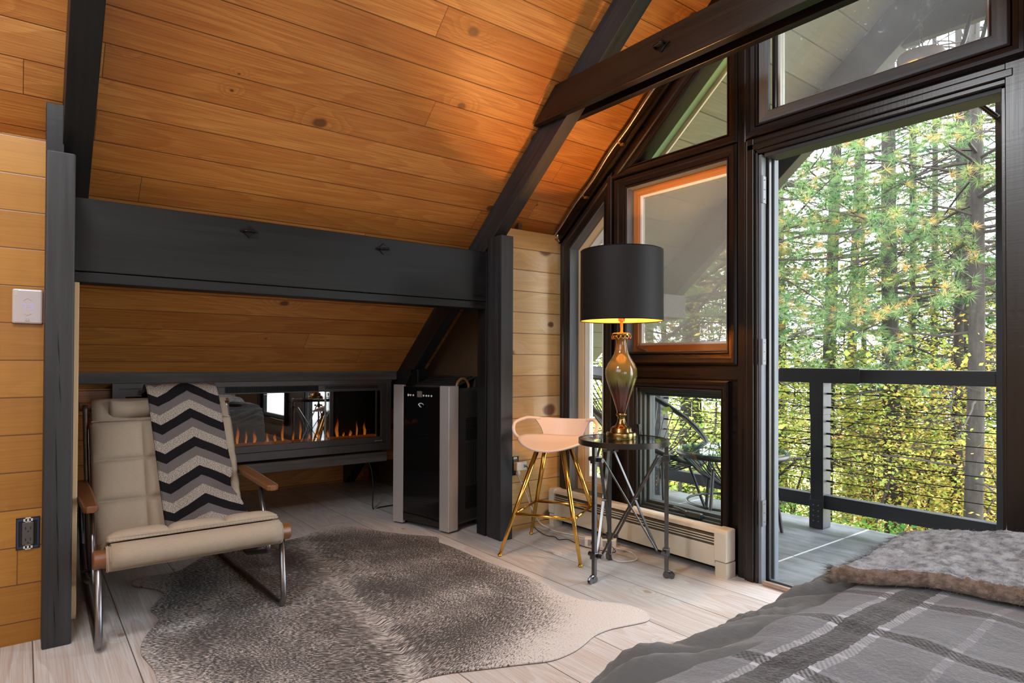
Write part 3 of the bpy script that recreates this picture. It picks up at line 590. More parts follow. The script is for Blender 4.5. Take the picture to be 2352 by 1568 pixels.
def quilt(u, v, d, L):
    gu = min(abs(u - 1 / 3), abs(u - 2 / 3)) * 0.62; rows = [k / 6 for k in range(1, 6)]; gv = min(abs(v - r) for r in rows) * L
    e = min(u, 1 - u) * 0.62; ev = min(v, 1 - v) * L
    puff = 0.028 * (1 - exp(-gu / 0.011)) * (1 - exp(-gv / 0.011))
    puff *= (1 - exp(-e / 0.02)) * (1 - exp(-ev / 0.02))
    wr = 0.007 * sin(d * 140 + 6 * noise.noise(Vector((u * 4, d * 8, 0)))) * exp(-((v - 0.47) / 0.13) ** 2) * (0.4 + noise.noise(Vector((u * 5, v * 3, 7))))
    return puff + wr
cush = surf([(-2.752, 0.376), (-2.80, 0.366), (-2.89, 0.322), (-3.02, 0.256), (-3.14, 0.203), (-3.23, 0.205), (-3.31, 0.285), (-3.39, 0.43), (-3.48, 0.605), (-3.555, 0.748)], 0.256, 0.862, 'cushion', M['canvas'], 0.02, off=0.012, quilt=quilt, nv=96, ny=64)
def edgepath(y, off=0.012): return [(x + 0.006, y, z + off) for x, z in [(-2.752, 0.376), (-2.80, 0.366), (-2.89, 0.322), (-3.02, 0.256), (-3.14, 0.203), (-3.23, 0.205), (-3.31, 0.285), (-3.39, 0.43), (-3.48, 0.605), (-3.555, 0.748)]]
loop = smoothpath(edgepath(0.256)) + smoothpath(edgepath(0.862)[::-1])
b = B(); b.tube(loop, 0.0062, 8, closed=True); b.build('piping', M['canvas'], cush, world=False)
cush.children[0].location = -Vector((-3.2, 0.55, 0))
b = B(); b.grid(lambda u, v: (-3.625 + 0.012 * sin(pi * v) + 0.03 * sin(pi * v) * (sin(pi * u) ** 0.3), 0.335 + 0.46 * u, 0.852 - 0.095 * v - 0.004 * sin(9 * u)), 30, 14, lambda u, v: (u * 0.46, v * 0.12)); b.build('headrest', M['canvas'], CH, world=True, smooth=True, solid=0.016)
# ---------------- zigzag throw over the chair back
a = N('zigzag_knit'); u, v = a.uv()
wj = a.math('MULTIPLY_ADD', a.noise(a.comb(u, v), 9, 2), 0.012, -0.006)
tri = a.math('ABSOLUTE', a.math('SUBTRACT', a.math('FRACT', a.math('ADD', a.math('DIVIDE', u, 0.262), 0.36)), 0.5))
vz = a.math('ADD', a.math('ADD', v, a.math('MULTIPLY', tri, 0.165)), wj)
fr = a.math('FRACT', a.math('DIVIDE', vz, 0.150))
rib = a.math('FRACT', a.math('MULTIPLY', u, 150)); ribm = a.math('ABSOLUTE', a.math('SUBTRACT', rib, 0.5))
kn = a.noise(a.comb(a.math('MULTIPLY', u, 200), a.math('MULTIPLY', v, 330)), 1.0, 2, 0.6)
crm = a.mix(a.mr(kn, 0.4, 0.62), (0.20, 0.165, 0.14), (0.50, 0.445, 0.39)); gry = a.mix(kn, (0.115, 0.100, 0.098), (0.17, 0.15, 0.147)); blk = a.mix(kn, (0.006, 0.0055, 0.007), (0.014, 0.012, 0.014))
c = a.mix(a.math('GREATER_THAN', fr, 0.34), blk, gry); c = a.mix(a.math('GREATER_THAN', fr, 0.66), c, crm)
a.p(Base_Color=a.mix(a.math('MULTIPLY', ribm, 0.5), c, (0.01, 0.01, 0.01)), Roughness=0.95); a.b.inputs['Specular IOR Level'].default_value = 0.1
a.bump(a.math('ADD', ribm, kn), 0.5, 0.003)
TP = [(-3.70, 0.70), (-3.712, 0.83), (-3.68, 0.885), (-3.635, 0.886), (-3.585, 0.80), (-3.52, 0.68), (-3.445, 0.54), (-3.36, 0.38), (-3.29, 0.275), (-3.22, 0.235), (-3.12, 0.245)]
P_ = smoothpath([(x, 0, z) for x, z in TP], 8); D_l = [0]
for k in range(1, len(P_)): D_l.append(D_l[-1] + (P_[k] - P_[k - 1]).length)
def throwfn(u, v):
    d = v * D_l[-1]; k = 1
    while k < len(P_) - 1 and D_l[k] < d: k += 1
    p = P_[k - 1].lerp(P_[k], (d - D_l[k - 1]) / max(D_l[k] - D_l[k - 1], 1e-9)); t = (P_[k] - P_[k - 1]).normalized(); nn = Vector((-t.z, 0, t.x))
    w = 0.322; y0 = 0.474 + 0.055 * v; low = max(0, (v - 0.55) / 0.45)
    y = y0 + (w + 0.05 * low) * u; pinch = exp(-((v - 0.70) / 0.06) ** 2) * (u ** 3) * -0.035; y += pinch
    o = 0.012 + 0.045 * min(1, max(0, (v - 0.13) / 0.13)) * (1 - 0.25 * max(0, (v - 0.75) / 0.25)) + 0.006 * noise.noise(Vector((u * 3, v * 5, 1.0))) + 0.014 * low * (0.5 + 0.5 * sin(9 * u + 5 * v)) + 0.012 * exp(-((v - 0.72) / 0.08) ** 2) * u
    q = p + nn * o
    return (q.x, y, q.z)
b = B(); b.grid(throwfn, 36, 90, lambda u, v: (u * 0.305, v * D_l[-1]))
o = b.build('zigzag_throw', a.m, None, smooth=True, solid=0.009); tag(o, 'black, grey and cream zigzag knitted throw draped over the canvas armchair', 'throw blanket')
# ---------------- electric fireplace
FP = thing('electric_fireplace', 'long wall mounted electric fireplace with orange flames behind dark glass', 'fireplace', (-4.28, 1.29, 0.398))
M['fpmetal'] = plain('charcoal_enamel', (0.085, 0.08, 0.08), 0.42, 0.2, 0.1); M['fpdark'] = plain('black_firebox', (0.006, 0.006, 0.006), 0.6)
fx = -4.28
def yzring(inner, outer, x0, x1, mat, nm, par):
    b = B(); n = 4; (a0, a1, c0, c1), (e0, e1, g0, g1) = inner, outer
    b.prism([(x1, e0, g0), (x1, e1, g0), (x1, e1, g1), (x1, e0, g1)], (x0 - x1, 0, 0), [[(x1, a0, c0), (x1, a1, c0), (x1, a1, c1), (x1, a0, c1)]]); return b.build(nm, mat, par, world=True, bev=0.002)
yzring((0.445, 2.135, 0.455, 0.885), (0.408, 2.172, 0.402, 0.918), fx, fx - 0.05, M['fpmetal'], 'frame', FP)
yzring((0.475, 2.095, 0.500, 0.838), (0.445, 2.135, 0.455, 0.885), fx - 0.012, fx - 0.05, M['fpmetal'], 'inner_bezel', FP)
b = B(); b.box(fx - 0.03, fx - 0.135, 0.475, 2.095, 0.49, 0.84); b.f = b.f[:]; o = b.build('firebox', M['fpdark'], FP, world=True)
me = o.data; bm = bmesh.new(); bm.from_mesh(me); bm.faces.ensure_lookup_table()
for f in [f for f in bm.faces if f.normal.x > 0.9]: bm.faces.remove(f)
bm.to_mesh(me); bm.free()
M['flame'] = None
a = N('flame_light'); g = a.n('ShaderNodeSeparateXYZ'); a.set(g.inputs[0], a.n('ShaderNodeTexCoord').outputs['Generated']); hz = g.outputs[2]
a.p(Base_Color=(0, 0, 0), Emission_Color=a.ramp(hz, [(0.0, (1.0, 0.34, 0.05)), (0.45, (1.0, 0.22, 0.02)), (1.0, (0.5, 0.06, 0.004))]), Emission_Strength=a.mr(hz, 0.0, 1.0, 1.9, 0.12, False), Alpha=a.mr(hz, 0.25, 1.0, 0.85, 0.0)); M['flame'] = a.m
rnd = random.Random(4)
for k in range(26):
    y = 0.52 + 1.52 * (k + rnd.uniform(-0.3, 0.3)) / 25.5; h = rnd.choice((0.05, 0.07, 0.11, 0.16, 0.19)) * rnd.uniform(0.7, 1.1); w = rnd.uniform(0.007, 0.015); y = min(max(y, 0.50), 2.07)
    b = B(); b.tube([(fx - 0.085, y + 0.3 * w * sin(3 * t * 3 + k), 0.512 + h * t) for t in [j / 8 for j in range(9)]], [max(0.0008, w * (sin(pi * min(1, (t + 0.16))) ** 0.8) * (1 - t) ** 0.5) for t in [j / 8 for j in range(9)]], 8); b.build('flame', M['flame'], FP, world=True, smooth=True)
b = B(); b.box(fx - 0.06, fx - 0.11, 0.49, 2.08, 0.497, 0.511); b.build('ember_bed', emit('ember_glow', (1.0, 0.20, 0.02), 0.3), FP, world=True)
b = B(); b.box(fx - 0.018, fx - 0.023, 0.47, 2.10, 0.495, 0.84); b.build('glass_front', pane('smoked_mirror_glass', (0.62, 0.60, 0.58), 0.42), FP, world=True)
b = B()
for k in range(5):
    for z in (0.851, 0.862, 0.873): b.box(fx + 0.0005, fx - 0.006, 0.545 + k * 0.087, 0.625 + k * 0.087, z - 0.0035, z + 0.0035)
b.build('side_vent', M['fpdark'], FP, world=True, fix=False); b = B()
for k in range(5):
    for z in (0.862, 0.873): b.box(fx + 0.0005, fx - 0.006, 1.67 + k * 0.08, 1.744 + k * 0.08, z - 0.003, z + 0.003)
b.build('side_vent', M['fpdark'], FP, world=True, fix=False)
b = B()
for k in range(86): b.box(fx - 0.002, fx - 0.02, 1.02 + k * 0.0070, 1.0235 + k * 0.0070, 0.846, 0.882)
b.build('heater_grille', M['fpdark'], FP, world=True, fix=False)
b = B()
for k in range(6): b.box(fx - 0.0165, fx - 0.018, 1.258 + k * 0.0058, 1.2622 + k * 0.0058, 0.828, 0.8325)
b.build('maker_mark', emit('glowing_print', (0.6, 0.6, 0.6), 0.25), FP, world=True)  # printed mark given a faint glow of its own
for k in range(5):
    b = B(); b.tube([(fx - 0.004 + 0.0005, 2.045 + 0.0125 * k, 0.472), (fx + 0.002, 2.045 + 0.0125 * k, 0.472)], 0.0036, 10); b.build('button', plain('pale_button', (0.5, 0.47, 0.42), 0.4), FP, world=True)
# ---------------- portable air conditioner
AC = thing('portable_air_conditioner', 'tall black and silver portable air conditioner at the mouth of the alcove', 'air conditioner', (-3.524, 1.989, 0), atan2(0.28, 0.96))
M['acdark'] = plain('dark_grey_plastic', (0.032, 0.030, 0.029), 0.42, 0.0, 0.1); M['acsil'] = plain('satin_silver_plastic', (0.46, 0.44, 0.43), 0.36, 0.35, 0.05)
M['acpan'] = plain('piano_black_panel', (0.004, 0.004, 0.004), 0.05, 0.0, 0.0, spec=0.6)
b = B(); b.box(-0.238, 0.238, 0.02, 0.36, 0.035, 0.885); ac = b.build('body', M['acdark'], AC, bev=0.018)
b = B()
for k in range(12): b.box(0.2385, 0.2405, 0.16, 0.34, 0.13 + k * 0.012, 0.136 + k * 0.012); b.box(0.2385, 0.2405, 0.16, 0.34, 0.56 + k * 0.012, 0.566 + k * 0.012)
for k in range(8): b.box(0.2385, 0.2400, 0.165 + k * 0.022, 0.168 + k * 0.022, 0.29, 0.54)
b.build('side_grille', M['fpdark'], ac, fix=False)
b = B(); b.prism([(-0.2425, 0.0, 0.0), (-0.158, 0.006, 0.0), (-0.158, 0.03, 0.0), (-0.2425, 0.03, 0.0)], (0, 0, 0.89)); o = b.build('silver_strip', M['acsil'], AC, bev=0.003); o.location.z = 0.012
b = B(); b.prism([(0.160, 0.006, 0.0), (0.2425, 0.0, 0.0), (0.246, 0.085, 0.0), (0.225, 0.085, 0.0), (0.16, 0.03, 0.0)], (0, 0, 0.89)); o = b.build('silver_strip', M['acsil'], AC, bev=0.003); o.location.z = 0.012
b = B(); b.box(-0.158, 0.160, 0.008, 0.03, 0.03, 0.892); pn = b.build('front_panel', M['acpan'], AC, bev=0.003)
for k, x in enumerate((-0.112, -0.092, -0.068, 0.022, 0.046, 0.066, 0.09)):
    b = B(); b.tube([(x, 0.009, 0.837), (x, 0.0055, 0.837)], 0.0062 if k not in (0, ) else 0.008, 12); b.build('button', plain('white_button', (0.7, 0.68, 0.62), 0.4), pn)
b = B(); b.box(-0.034, 0.008, 0.0065, 0.009, 0.826, 0.864); b.build('display', plain('grey_display', (0.16, 0.13, 0.11), 0.2), pn)
b = B(); b.tube([(0.022 * cos(q_) * (1 if q_ < 3.2 else 0.55) , 0.0068, 0.776 + 0.012 * sin(q_)) for q_ in [k * 0.25 for k in range(22)]], [0.0006 + 0.0032 * sin(pi * k / 21) for k in range(22)], 6); b.build('badge', plain('pale_blue_badge', (0.62, 0.68, 0.82), 0.3), pn)
b = B(); b.prism([(-0.15, 0.10, 0.885), (0.20, 0.10, 0.885), (0.20, 0.30, 0.945), (-0.15, 0.30, 0.945)], (0, 0, 0.012)); b.prism([(-0.15, 0.30, 0.885), (0.20, 0.30, 0.885), (0.20, 0.30, 0.957), (-0.15, 0.30, 0.957)], (0, 0.03, 0)); tg = b.build('top_outlet', M['acdark'], AC, bev=0.004)
b = B()
for k in range(5): b.prism([(-0.14, 0.115 + k * 0.037, 0.904 + k * 0.0111), (0.19, 0.115 + k * 0.037, 0.904 + k * 0.0111), (0.19, 0.135 + k * 0.037, 0.906 + k * 0.0111), (-0.14, 0.135 + k * 0.037, 0.906 + k * 0.0111)], (0, 0, 0.008))
b.build('louvre', M['fpdark'], tg)
b = B(); b.tube(arc((0.222, 0.15, 0.885), 0.06, 0, pi, 10, (0, 1, 0), (0, 0, 1)), 0.009, 8); b.build('handle', plain('amber_plastic', (0.20, 0.09, 0.035), 0.25), AC, smooth=True)
for x in (-0.20, 0.20):
    for y in (0.07, 0.31):
        b = B(); b.tube([(x - 0.012, y, 0.018), (x + 0.012, y, 0.018)], 0.018, 14); b.build('caster', M['fpdark'], AC)
b = B(); b.tube(smoothpath([(-4.2, 1.957, 0.335), (-4.19, 1.975, 0.27), (-4.185, 1.985, 0.15), (-4.175, 1.98, 0.006), (-4.19, 2.05, 0.006), (-4.17, 2.20, 0.006), (-3.98, 2.32, 0.006), (-3.75, 2.33, 0.02)]), 0.0045, 6); tag(b.build('black_cord', M['fpdark'], None, smooth=True), 'black power cord hanging below the fireplace and trailing behind the air conditioner', 'cord')
# ---------------- bar stool
ST = thing('bar_stool', 'pale pink moulded bar stool on brass legs by the pine wall', 'stool', (-2.683, 2.372, 0), math.radians(29.7))
M['blush'] = plain('blush_plastic', (0.69, 0.585, 0.52), 0.42, 0.0, 0.03); M['brass'] = plain('polished_brass', (0.72, 0.42, 0.09), 0.16, 1.0, 0.1, 30)
RS = (0.205, 0.185)
def seatfn(u, v):
    """u: around, v: 0 centre .. 1 rim"""
    a_ = 2 * pi * u; r = v; x = RS[0] * r * cos(a_); y = RS[1] * r * sin(a_)
    z = 0.588 - 0.012 * (1 - r * r) + 0.010 * r ** 4
    front = max(0.0, -sin(a_)) * r; z -= 0.026 * front ** 2; z += 0.028 * (abs(cos(a_)) ** 2) * r ** 3; z += 0.02 * max(0, sin(a_)) * r ** 3
    return (x, y, z)
b = B(); b.grid(seatfn, 56, 14, lambda u, v: (u, v)); b.build('seat', M['blush'], ST, smooth=True, solid=0.011)
def backfn(u, v):
    a_ = pi * (0.14 + 0.72 * u); e = abs(2 * u - 1)
    top = 0.132 - 0.018 * (1 - e ** 2) ; zb = 0.610; k = v
    r = 1.0 + 0.14 * k
    return (RS[0] * r * cos(a_) * (1.0), RS[1] * r * sin(a_), zb + (top) * k * 1.0 - 0.006)
def backcut(u, v):
    e = abs(2 * u - 1); lo = 0.0 if e < 0.62 else min(1.0, ((e - 0.62) / 0.16) ** 0.6)
    return lo
b = B(); b.grid(lambda u, v: backfn(0.06 + 0.88 * u, (lambda l: l + (1 - l) * v)(min(0.9, max(0.0, (abs(2 * u - 1) - 0.60) / 0.26) ** 0.55 if abs(2 * u - 1) > 0.60 else 0.0))), 60, 10, lambda u, v: (u, v)); b.build('backrest', M['blush'], ST, smooth=True, solid=0.011)
for sg in (0, 1):
    f = lambda u: 1 - u if sg else u
    path = [backfn(f(0.20), 0.94), backfn(f(0.10), 0.94), backfn(f(0.0), 0.90), (RS[0] * 1.2 * (1 if sg == 0 else -1), 0.02, 0.70), (RS[0] * 1.16 * (1 if sg == 0 else -1), -0.018, 0.655), (RS[0] * 1.06 * (1 if sg == 0 else -1), -0.005, 0.622), (RS[0] * 0.93 * (1 if sg == 0 else -1), 0.03, 0.603)]
    b = B(); b.tube(smoothpath(path, 7), [0.008] * 4 + [0.0095] * 33 + [0.008] * 6 if False else 0.0095, 10); b.build('arm_loop', M['blush'], ST, smooth=True)
b = B(); b.box(-0.085, 0.085, -0.075, 0.085, 0.560, 0.574); b.build('mounting_plate', M['iron'], ST, bev=0.004)
leg_at = {}
for sx_, sy_ in ((-1, -1), (1, -1), (-1, 1), (1, 1)):
    p0 = Vector((sx_ * 0.075, sy_ * 0.068, 0.566)); p1 = Vector((sx_ * 0.226, sy_ * 0.238, 0.012)); leg_at[sx_, sy_] = (p0, p1)
    b = B(); b.tube([p0, p0.lerp(p1, 0.5), p1], [0.014, 0.0125, 0.0085], 14); lg = b.build('leg', M['brass'], ST, smooth=True)
    b = B(); b.lathe([(0.0, 0.0), (0.011, 0.001), (0.013, 0.007), (0.010, 0.014), (0.0, 0.016)], 14, (p1.x, p1.y, 0.0)); b.build('foot', M['brass'], lg, smooth=True)
cor = [leg_at[q][0].lerp(leg_at[q][1], 0.62) for q in ((-1, -1), (1, -1), (1, 1), (-1, 1))]
for k in range(4): b = B(); b.tube([cor[k], cor[(k + 1) % 4]], 0.0085, 12); b.build('footrest_bar', M['brass'], ST, smooth=True)
# ---------------- side table
TB = thing('side_table', 'round glass topped iron side table on three crossed legs', 'side table', (-2.174, 2.381, 0))
M['gun'] = plain('gunmetal', (0.11, 0.108, 0.11), 0.30, 0.95, 0.25, 40)
LG = [Vector((-2.16, 2.148)), Vector((-1.985, 2.505)), Vector((-2.377, 2.490))]; LC = Vector((-2.174, 2.381)); LR = [LC + (p - LC).normalized() * 0.213 for p in LG]
b = B(); b.lathe([(0.212, 0.0), (0.222, 0.0), (0.222, 0.026), (0.212, 0.026), (0.212, 0.0)], 64, (0, 0, 0.645), caps=False); b.build('top_ring', plain('dark_bronze_ring', (0.05, 0.042, 0.038), 0.35, 0.8), TB, auto=40)
a = N('table_glass'); a.p(Base_Color=(0.7, 0.85, 0.8), Roughness=0.0); a.t.nodes.remove(a.b)
b = B(); b.lathe([(0.0, 0.0), (0.2118, 0.0), (0.2118, 0.008), (0.0, 0.008)], 64, (0, 0, 0.661)); b.build('glass_top', pane('green_tinted_glass', (0.80, 0.90, 0.86), 0.10), TB, auto=40)
for k, p in enumerate(LR):
    q = p - LC; rd = q.normalized(); tg_ = Vector((-rd.y, rd.x))
    b = B(); b.obox((q.x - rd.x * 0.0095 - tg_.x * 0.0095, q.y - rd.y * 0.0095 - tg_.y * 0.0095, 0.035), (rd.x * 0.019, rd.y * 0.019, 0), (tg_.x * 0.019, tg_.y * 0.019, 0), (0, 0, 0.61)); lg = b.build('leg', M['gun'], TB, bev=0.002)
    for z in (0.585, 0.128):
        b = B(); b.obox((q.x - rd.x * 0.015 - tg_.x * 0.016, q.y - rd.y * 0.015 - tg_.y * 0.016, z - 0.017), (rd.x * 0.03, rd.y * 0.03, 0), (tg_.x * 0.032, tg_.y * 0.032, 0), (0, 0, 0.034)); b.build('collar', M['gun'], lg, bev=0.003)
        for sg in (-1, 1): b = B(); b.tube([(q.x - rd.x * 0.012 + tg_.x * 0.02 * sg, q.y - rd.y * 0.012 + tg_.y * 0.02 * sg, z), (q.x - rd.x * 0.012 + tg_.x * 0.042 * sg, q.y - rd.y * 0.012 + tg_.y * 0.042 * sg, z)], 0.011, 12); b.build('collar_bolt', M['gun'], lg, smooth=False)
    b = B(); b.lathe([(0.0, 0.055), (0.009, 0.052), (0.010, 0.03), (0.0, 0.02)], 12, (q.x, q.y, 0)); b.tube([(q.x + rd.x * 0.0 - tg_.x * 0.008, q.y - tg_.y * 0.008, 0.0165), (q.x + tg_.x * 0.008, q.y + tg_.y * 0.008, 0.0165)], 0.0165, 14); b.tube([(q.x + rd.x * 0.026 - tg_.x * 0.008, q.y + rd.y * 0.026 - tg_.y * 0.008, 0.013), (q.x + rd.x * 0.026 + tg_.x * 0.008, q.y + rd.y * 0.026 + tg_.y * 0.008, 0.013)], 0.013, 14); b.tube(smoothpath([(q.x, q.y, 0.034), (q.x + rd.x * 0.02, q.y + rd.y * 0.02, 0.032), (q.x + rd.x * 0.036, q.y + rd.y * 0.036, 0.016)]), 0.008, 8); b.build('caster_foot', M['gun'], lg)
for k in range(3):
    p, q = LR[k] - LC, LR[(k + 1) % 3] - LC; d = (q - p).normalized(); pi_ = p * 0.945 + d * 0.035; qi = q * 0.945 - d * 0.035
    for za, zb_, s_ in ((0.585, 0.128, 0.0), (0.128, 0.585, 0.010)):
        nrm_ = Vector((pi_.x + qi.x, pi_.y + qi.y)).normalized() * s_
        b = B(); b.bar((pi_.x - nrm_.x, pi_.y - nrm_.y, za), (qi.x - nrm_.x, qi.y - nrm_.y, zb_), 0.006, 0.0165, (p.x + q.x, p.y + q.y, 0)); b.build('cross_brace', M['gun'], TB, bev=0.002)
    c_ = (pi_ + qi) / 2; n_ = c_.normalized(); b = B(); b.tube([(c_.x - n_.x * 0.016, c_.y - n_.y * 0.016, 0.3565), (c_.x + n_.x * 0.008, c_.y + n_.y * 0.008, 0.3565)], 0.008, 10); b.build('brace_bolt', M['gun'], TB)
# ---------------- table lamp
LP = thing('table_lamp', 'glazed urn table lamp with a large black drum shade on the side table', 'table lamp', (-2.196, 2.392, 0.669))
M['antbrass'] = plain('antique_brass', (0.30, 0.20, 0.075), 0.24, 1.0, 0.35, 30)
b = B(); b.lathe([(0.0, 0.0), (0.073, 0.0), (0.0745, 0.004), (0.0745, 0.024), (0.073, 0.030), (0.056, 0.033), (0.052, 0.040), (0.051, 0.050), (0.046, 0.056), (0.034, 0.062), (0.025, 0.074), (0.019, 0.092), (0.017, 0.106), (0.022, 0.112), (0.026, 0.118), (0.026, 0.124), (0.020, 0.130), (0.0, 0.132)], 44); b.build('base', M['antbrass'], LP, auto=50)
a = N('drip_glaze'); g = a.n('ShaderNodeSeparateXYZ'); a.set(g.inputs[0], a.obj()); ang_ = a.math('ARCTAN2', g.outputs[1], g.outputs[0])
dr = a.noise(a.comb(a.math('MULTIPLY', ang_, 6.0), a.math('MULTIPLY', g.outputs[2], 2.5)), 1.0, 4, 0.6); hh = a.math('ADD', g.outputs[2], a.math('MULTIPLY_ADD', dr, 0.10, -0.05))
a.p(Base_Color=a.ramp(a.math('DIVIDE', hh, 0.55), [(0.22, (0.055, 0.012, 0.006)), (0.36, (0.085, 0.018, 0.008)), (0.47, (0.045, 0.018, 0.008)), (0.53, (0.15, 0.125, 0.035)), (0.66, (0.15, 0.11, 0.032)), (0.95, (0.17, 0.09, 0.025))]), Roughness=0.07, Coat_Weight=0.35); a.b.inputs['Coat Roughness'].default_value = 0.03
b = B(); b.lathe([(0.0, 0.130), (0.022, 0.131), (0.024, 0.140), (0.033, 0.170), (0.047, 0.215), (0.064, 0.262), (0.077, 0.300), (0.081, 0.325), (0.078, 0.350), (0.066, 0.378), (0.050, 0.402), (0.038, 0.424), (0.031, 0.448), (0.028, 0.475), (0.029, 0.500), (0.034, 0.518), (0.0, 0.520)], 48); b.build('vase', a.m, LP, smooth=True)
b = B(); b.lathe([(0.034, 0.512), (0.047, 0.517), (0.048, 0.526), (0.040, 0.531), (0.010, 0.533), (0.008, 0.54), (0.0085, 0.60), (0.0, 0.602)], 36, caps=False)
b.build('neck_collar', M['antbrass'], LP, auto=50)
b = B()
for k in range(14):
    a0 = 2 * pi * k / 14; a1 = 2 * pi * (k + 1) / 14
    b.tube([(0.048 * cos(a0 + (a1 - a0) * t), 0.048 * sin(a0 + (a1 - a0) * t), 0.516 - 0.018 * sin(pi * t)) for t in [j / 6 for j in range(7)]], 0.0022, 6)
b.build('fringe', M['antbrass'], LP, smooth=True)
b = B(); b.tube([(0, 0, 0.59), (0, 0, 0.665)], 0.017, 16); b.tube([(0.026 * cos(t), 0, 0.625 + 0.03 * sin(t)) for t in [pi * k / 12 for k in range(-12, 1)]], 0.003, 6); b.build('socket', M['antbrass'], LP)
b = B(); b.lathe([(0.012, 0.665), (0.016, 0.69), (0.03, 0.725), (0.028, 0.75), (0.0, 0.765)], 20); o = b.build('bulb', emit('warm_bulb', (1.0, 0.55, 0.18), 14), LP, smooth=True)
SH0, SH1 = 0.592, 0.942
b = B(); b.lathe([(0.2075, SH0), (0.2065, SH1)], 72, caps=False); sh = b.build('shade', weave('black_shade_fabric', (0.006, 0.005, 0.005), (0.012, 0.010, 0.010), 900, 0.6, 0.1, 0.28), LP, smooth=True)
b = B(); b.lathe([(0.2055, SH0 + 0.001), (0.2045, SH1 - 0.001)], 72, caps=False); b.build('lining', plain('gold_shade_lining', (0.75, 0.42, 0.12), 0.45, 0.3), sh, smooth=True)
b = B(); b.tube([(0.2065 * cos(2 * pi * k / 72), 0.2065 * sin(2 * pi * k / 72), SH0) for k in range(72)], 0.0025, 6, closed=True); b.build('shade_ring', M['iron'], sh); b = B(); b.tube([(0.2055 * cos(2 * pi * k / 72), 0.2055 * sin(2 * pi * k / 72), SH1) for k in range(72)], 0.0025, 6, closed=True)
for k in range(3): b.tube([(0.012 * cos(k * 2.094), 0.012 * sin(k * 2.094), SH1 - 0.03), (0.2045 * cos(k * 2.094), 0.2045 * sin(k * 2.094), SH1 - 0.002)], 0.002, 6)
b.build('shade_ring', M['iron'], sh)
light('table_lamp_bulb', 'POINT', (-2.196, 2.392, 1.405), 105, (1.0, 0.48, 0.14), shadow_soft_size=0.035)
# ---------------- electric baseboard heater
HT = thing('baseboard_heater', 'cream electric baseboard heater under the windows', 'heater', (-2.45, 2.745, 0))
M['cream2'] = plain('cream_enamel', (0.62, 0.585, 0.49), 0.36, 0.0, 0.04); M['slot'] = plain('dark_heater_slot', (0.07, 0.055, 0.035), 0.6)
hx0, hx1 = -3.085, -1.872
b = B(); b.prism([(hx0, 2.782, 0.045), (hx0, 2.716, 0.045), (hx0, 2.712, 0.148), (hx0, 2.724, 0.150), (hx0, 2.73, 0.205), (hx0, 2.716, 0.207), (hx0, 2.722, 0.226), (hx0, 2.735, 0.232), (hx0, 2.782, 0.232)], (hx1 - hx0, 0, 0)); b.build('casing', M['cream2'], HT, world=True, bev=0.003)
b = B(); b.box(hx0 + 0.03, hx1 - 0.005, 2.7135, 2.735, 0.151, 0.203); b.build('grille_slot', M['slot'], HT, world=True)
for z in (0.164, 0.177, 0.190): b = B(); b.bar((hx0 + 0.02, 2.7145, z), (hx1, 2.7145, z), 0.009, 0.0045, (0, 0, 1)); b.build('grille_slat', M['cream2'], HT, world=True)
for xa, xb in ((hx0 - 0.028, hx0 + 0.02), (hx1, hx1 + 0.072)):
    b = B(); b.prism([(xa, 2.783, 0.078), (xa, 2.703, 0.078), (xa, 2.703, 0.218), (xa, 2.712, 0.236), (xa, 2.783, 0.238)], (xb - xa, 0, 0)); e_ = b.build('end_cap', M['cream2'], HT, world=True, bev=0.008)
    b = B(); b.box(xa + 0.008, xb - 0.002, 2.708, 2.783, 0.0, 0.076)
    for k in range(6): b.box(xa + 0.007, xb - 0.003, 2.7065, 2.72, 0.012 + k * 0.010, 0.018 + k * 0.010)
    b.build('foot', M['cream2'], HT, world=True)
# ---------------- sockets, cords, thermostat, ropes hooks, conduit
M['wht'] = plain('white_plastic', (0.72, 0.70, 0.66), 0.4, 0, 0.03); M['gryp'] = plain('grey_plastic', (0.085, 0.08, 0.075), 0.45, 0, 0.05)
M['blue'] = plain('blue_junction_box', (0.02, 0.035, 0.085), 0.4)
T = thing('thermostat', 'white wall thermostat reading 73 on the left panelling', 'thermostat', (-2.98, 0.0125, 1.25))
b = B(); b.box(0, 0.014, -0.0455, 0.0455, -0.064, 0.064); o = b.build('case', plain('white_thermostat_glass', (0.45, 0.39, 0.385), 0.25, 0, 0.02), T, bev=0.006)
def dots(pts, nm, mat, par, r=0.0011, x=0.0144):
    b = B()
    for y, z in pts: b.box(x - 0.0003, x + 0.0004, y - r, y + r, z - r, z + r)
    return b.build(nm, mat, par, fix=False)
seg7 = [(0.0, 0.0)] and {'7': [(k, 4) for k in range(4)] + [(3, k) for k in range(4)], '3': [(k, 4) for k in range(4)] + [(k, 2) for k in range(1, 4)] + [(k, 0) for k in range(4)] + [(3, 1), (3, 3)]}
pts = [(-0.016 + 0.0037 * cx_, -0.009 + 0.0045 * cz_) for cx_, cz_ in seg7['7']] + [(0.004 + 0.0037 * cx_, -0.009 + 0.0045 * cz_) for cx_, cz_ in seg7['3']]
dots(pts, 'digit', emit('violet_led', (0.45, 0.40, 1.0), 0.9), T)
b = B(); b.tube([(0.0145, -0.012, 0.022), (0.0145, 0, 0.030), (0.0145, 0.012, 0.022)], 0.0007, 5); b.build('arrow', plain('pale_lilac_print', (0.46, 0.42, 0.50), 0.5), T); b = B(); b.tube([(0.0145, -0.012, -0.026), (0.0145, 0, -0.034), (0.0145, 0.012, -0.026)], 0.0007, 5); b.build('arrow', plain('pale_lilac_print', (0.46, 0.42, 0.50), 0.5), T)
b = B(); b.box(0.014, 0.0145, -0.041, -0.028, 0.038, 0.060); b.build('sticker', plain('grey_sticker', (0.5, 0.46, 0.42), 0.6), T)
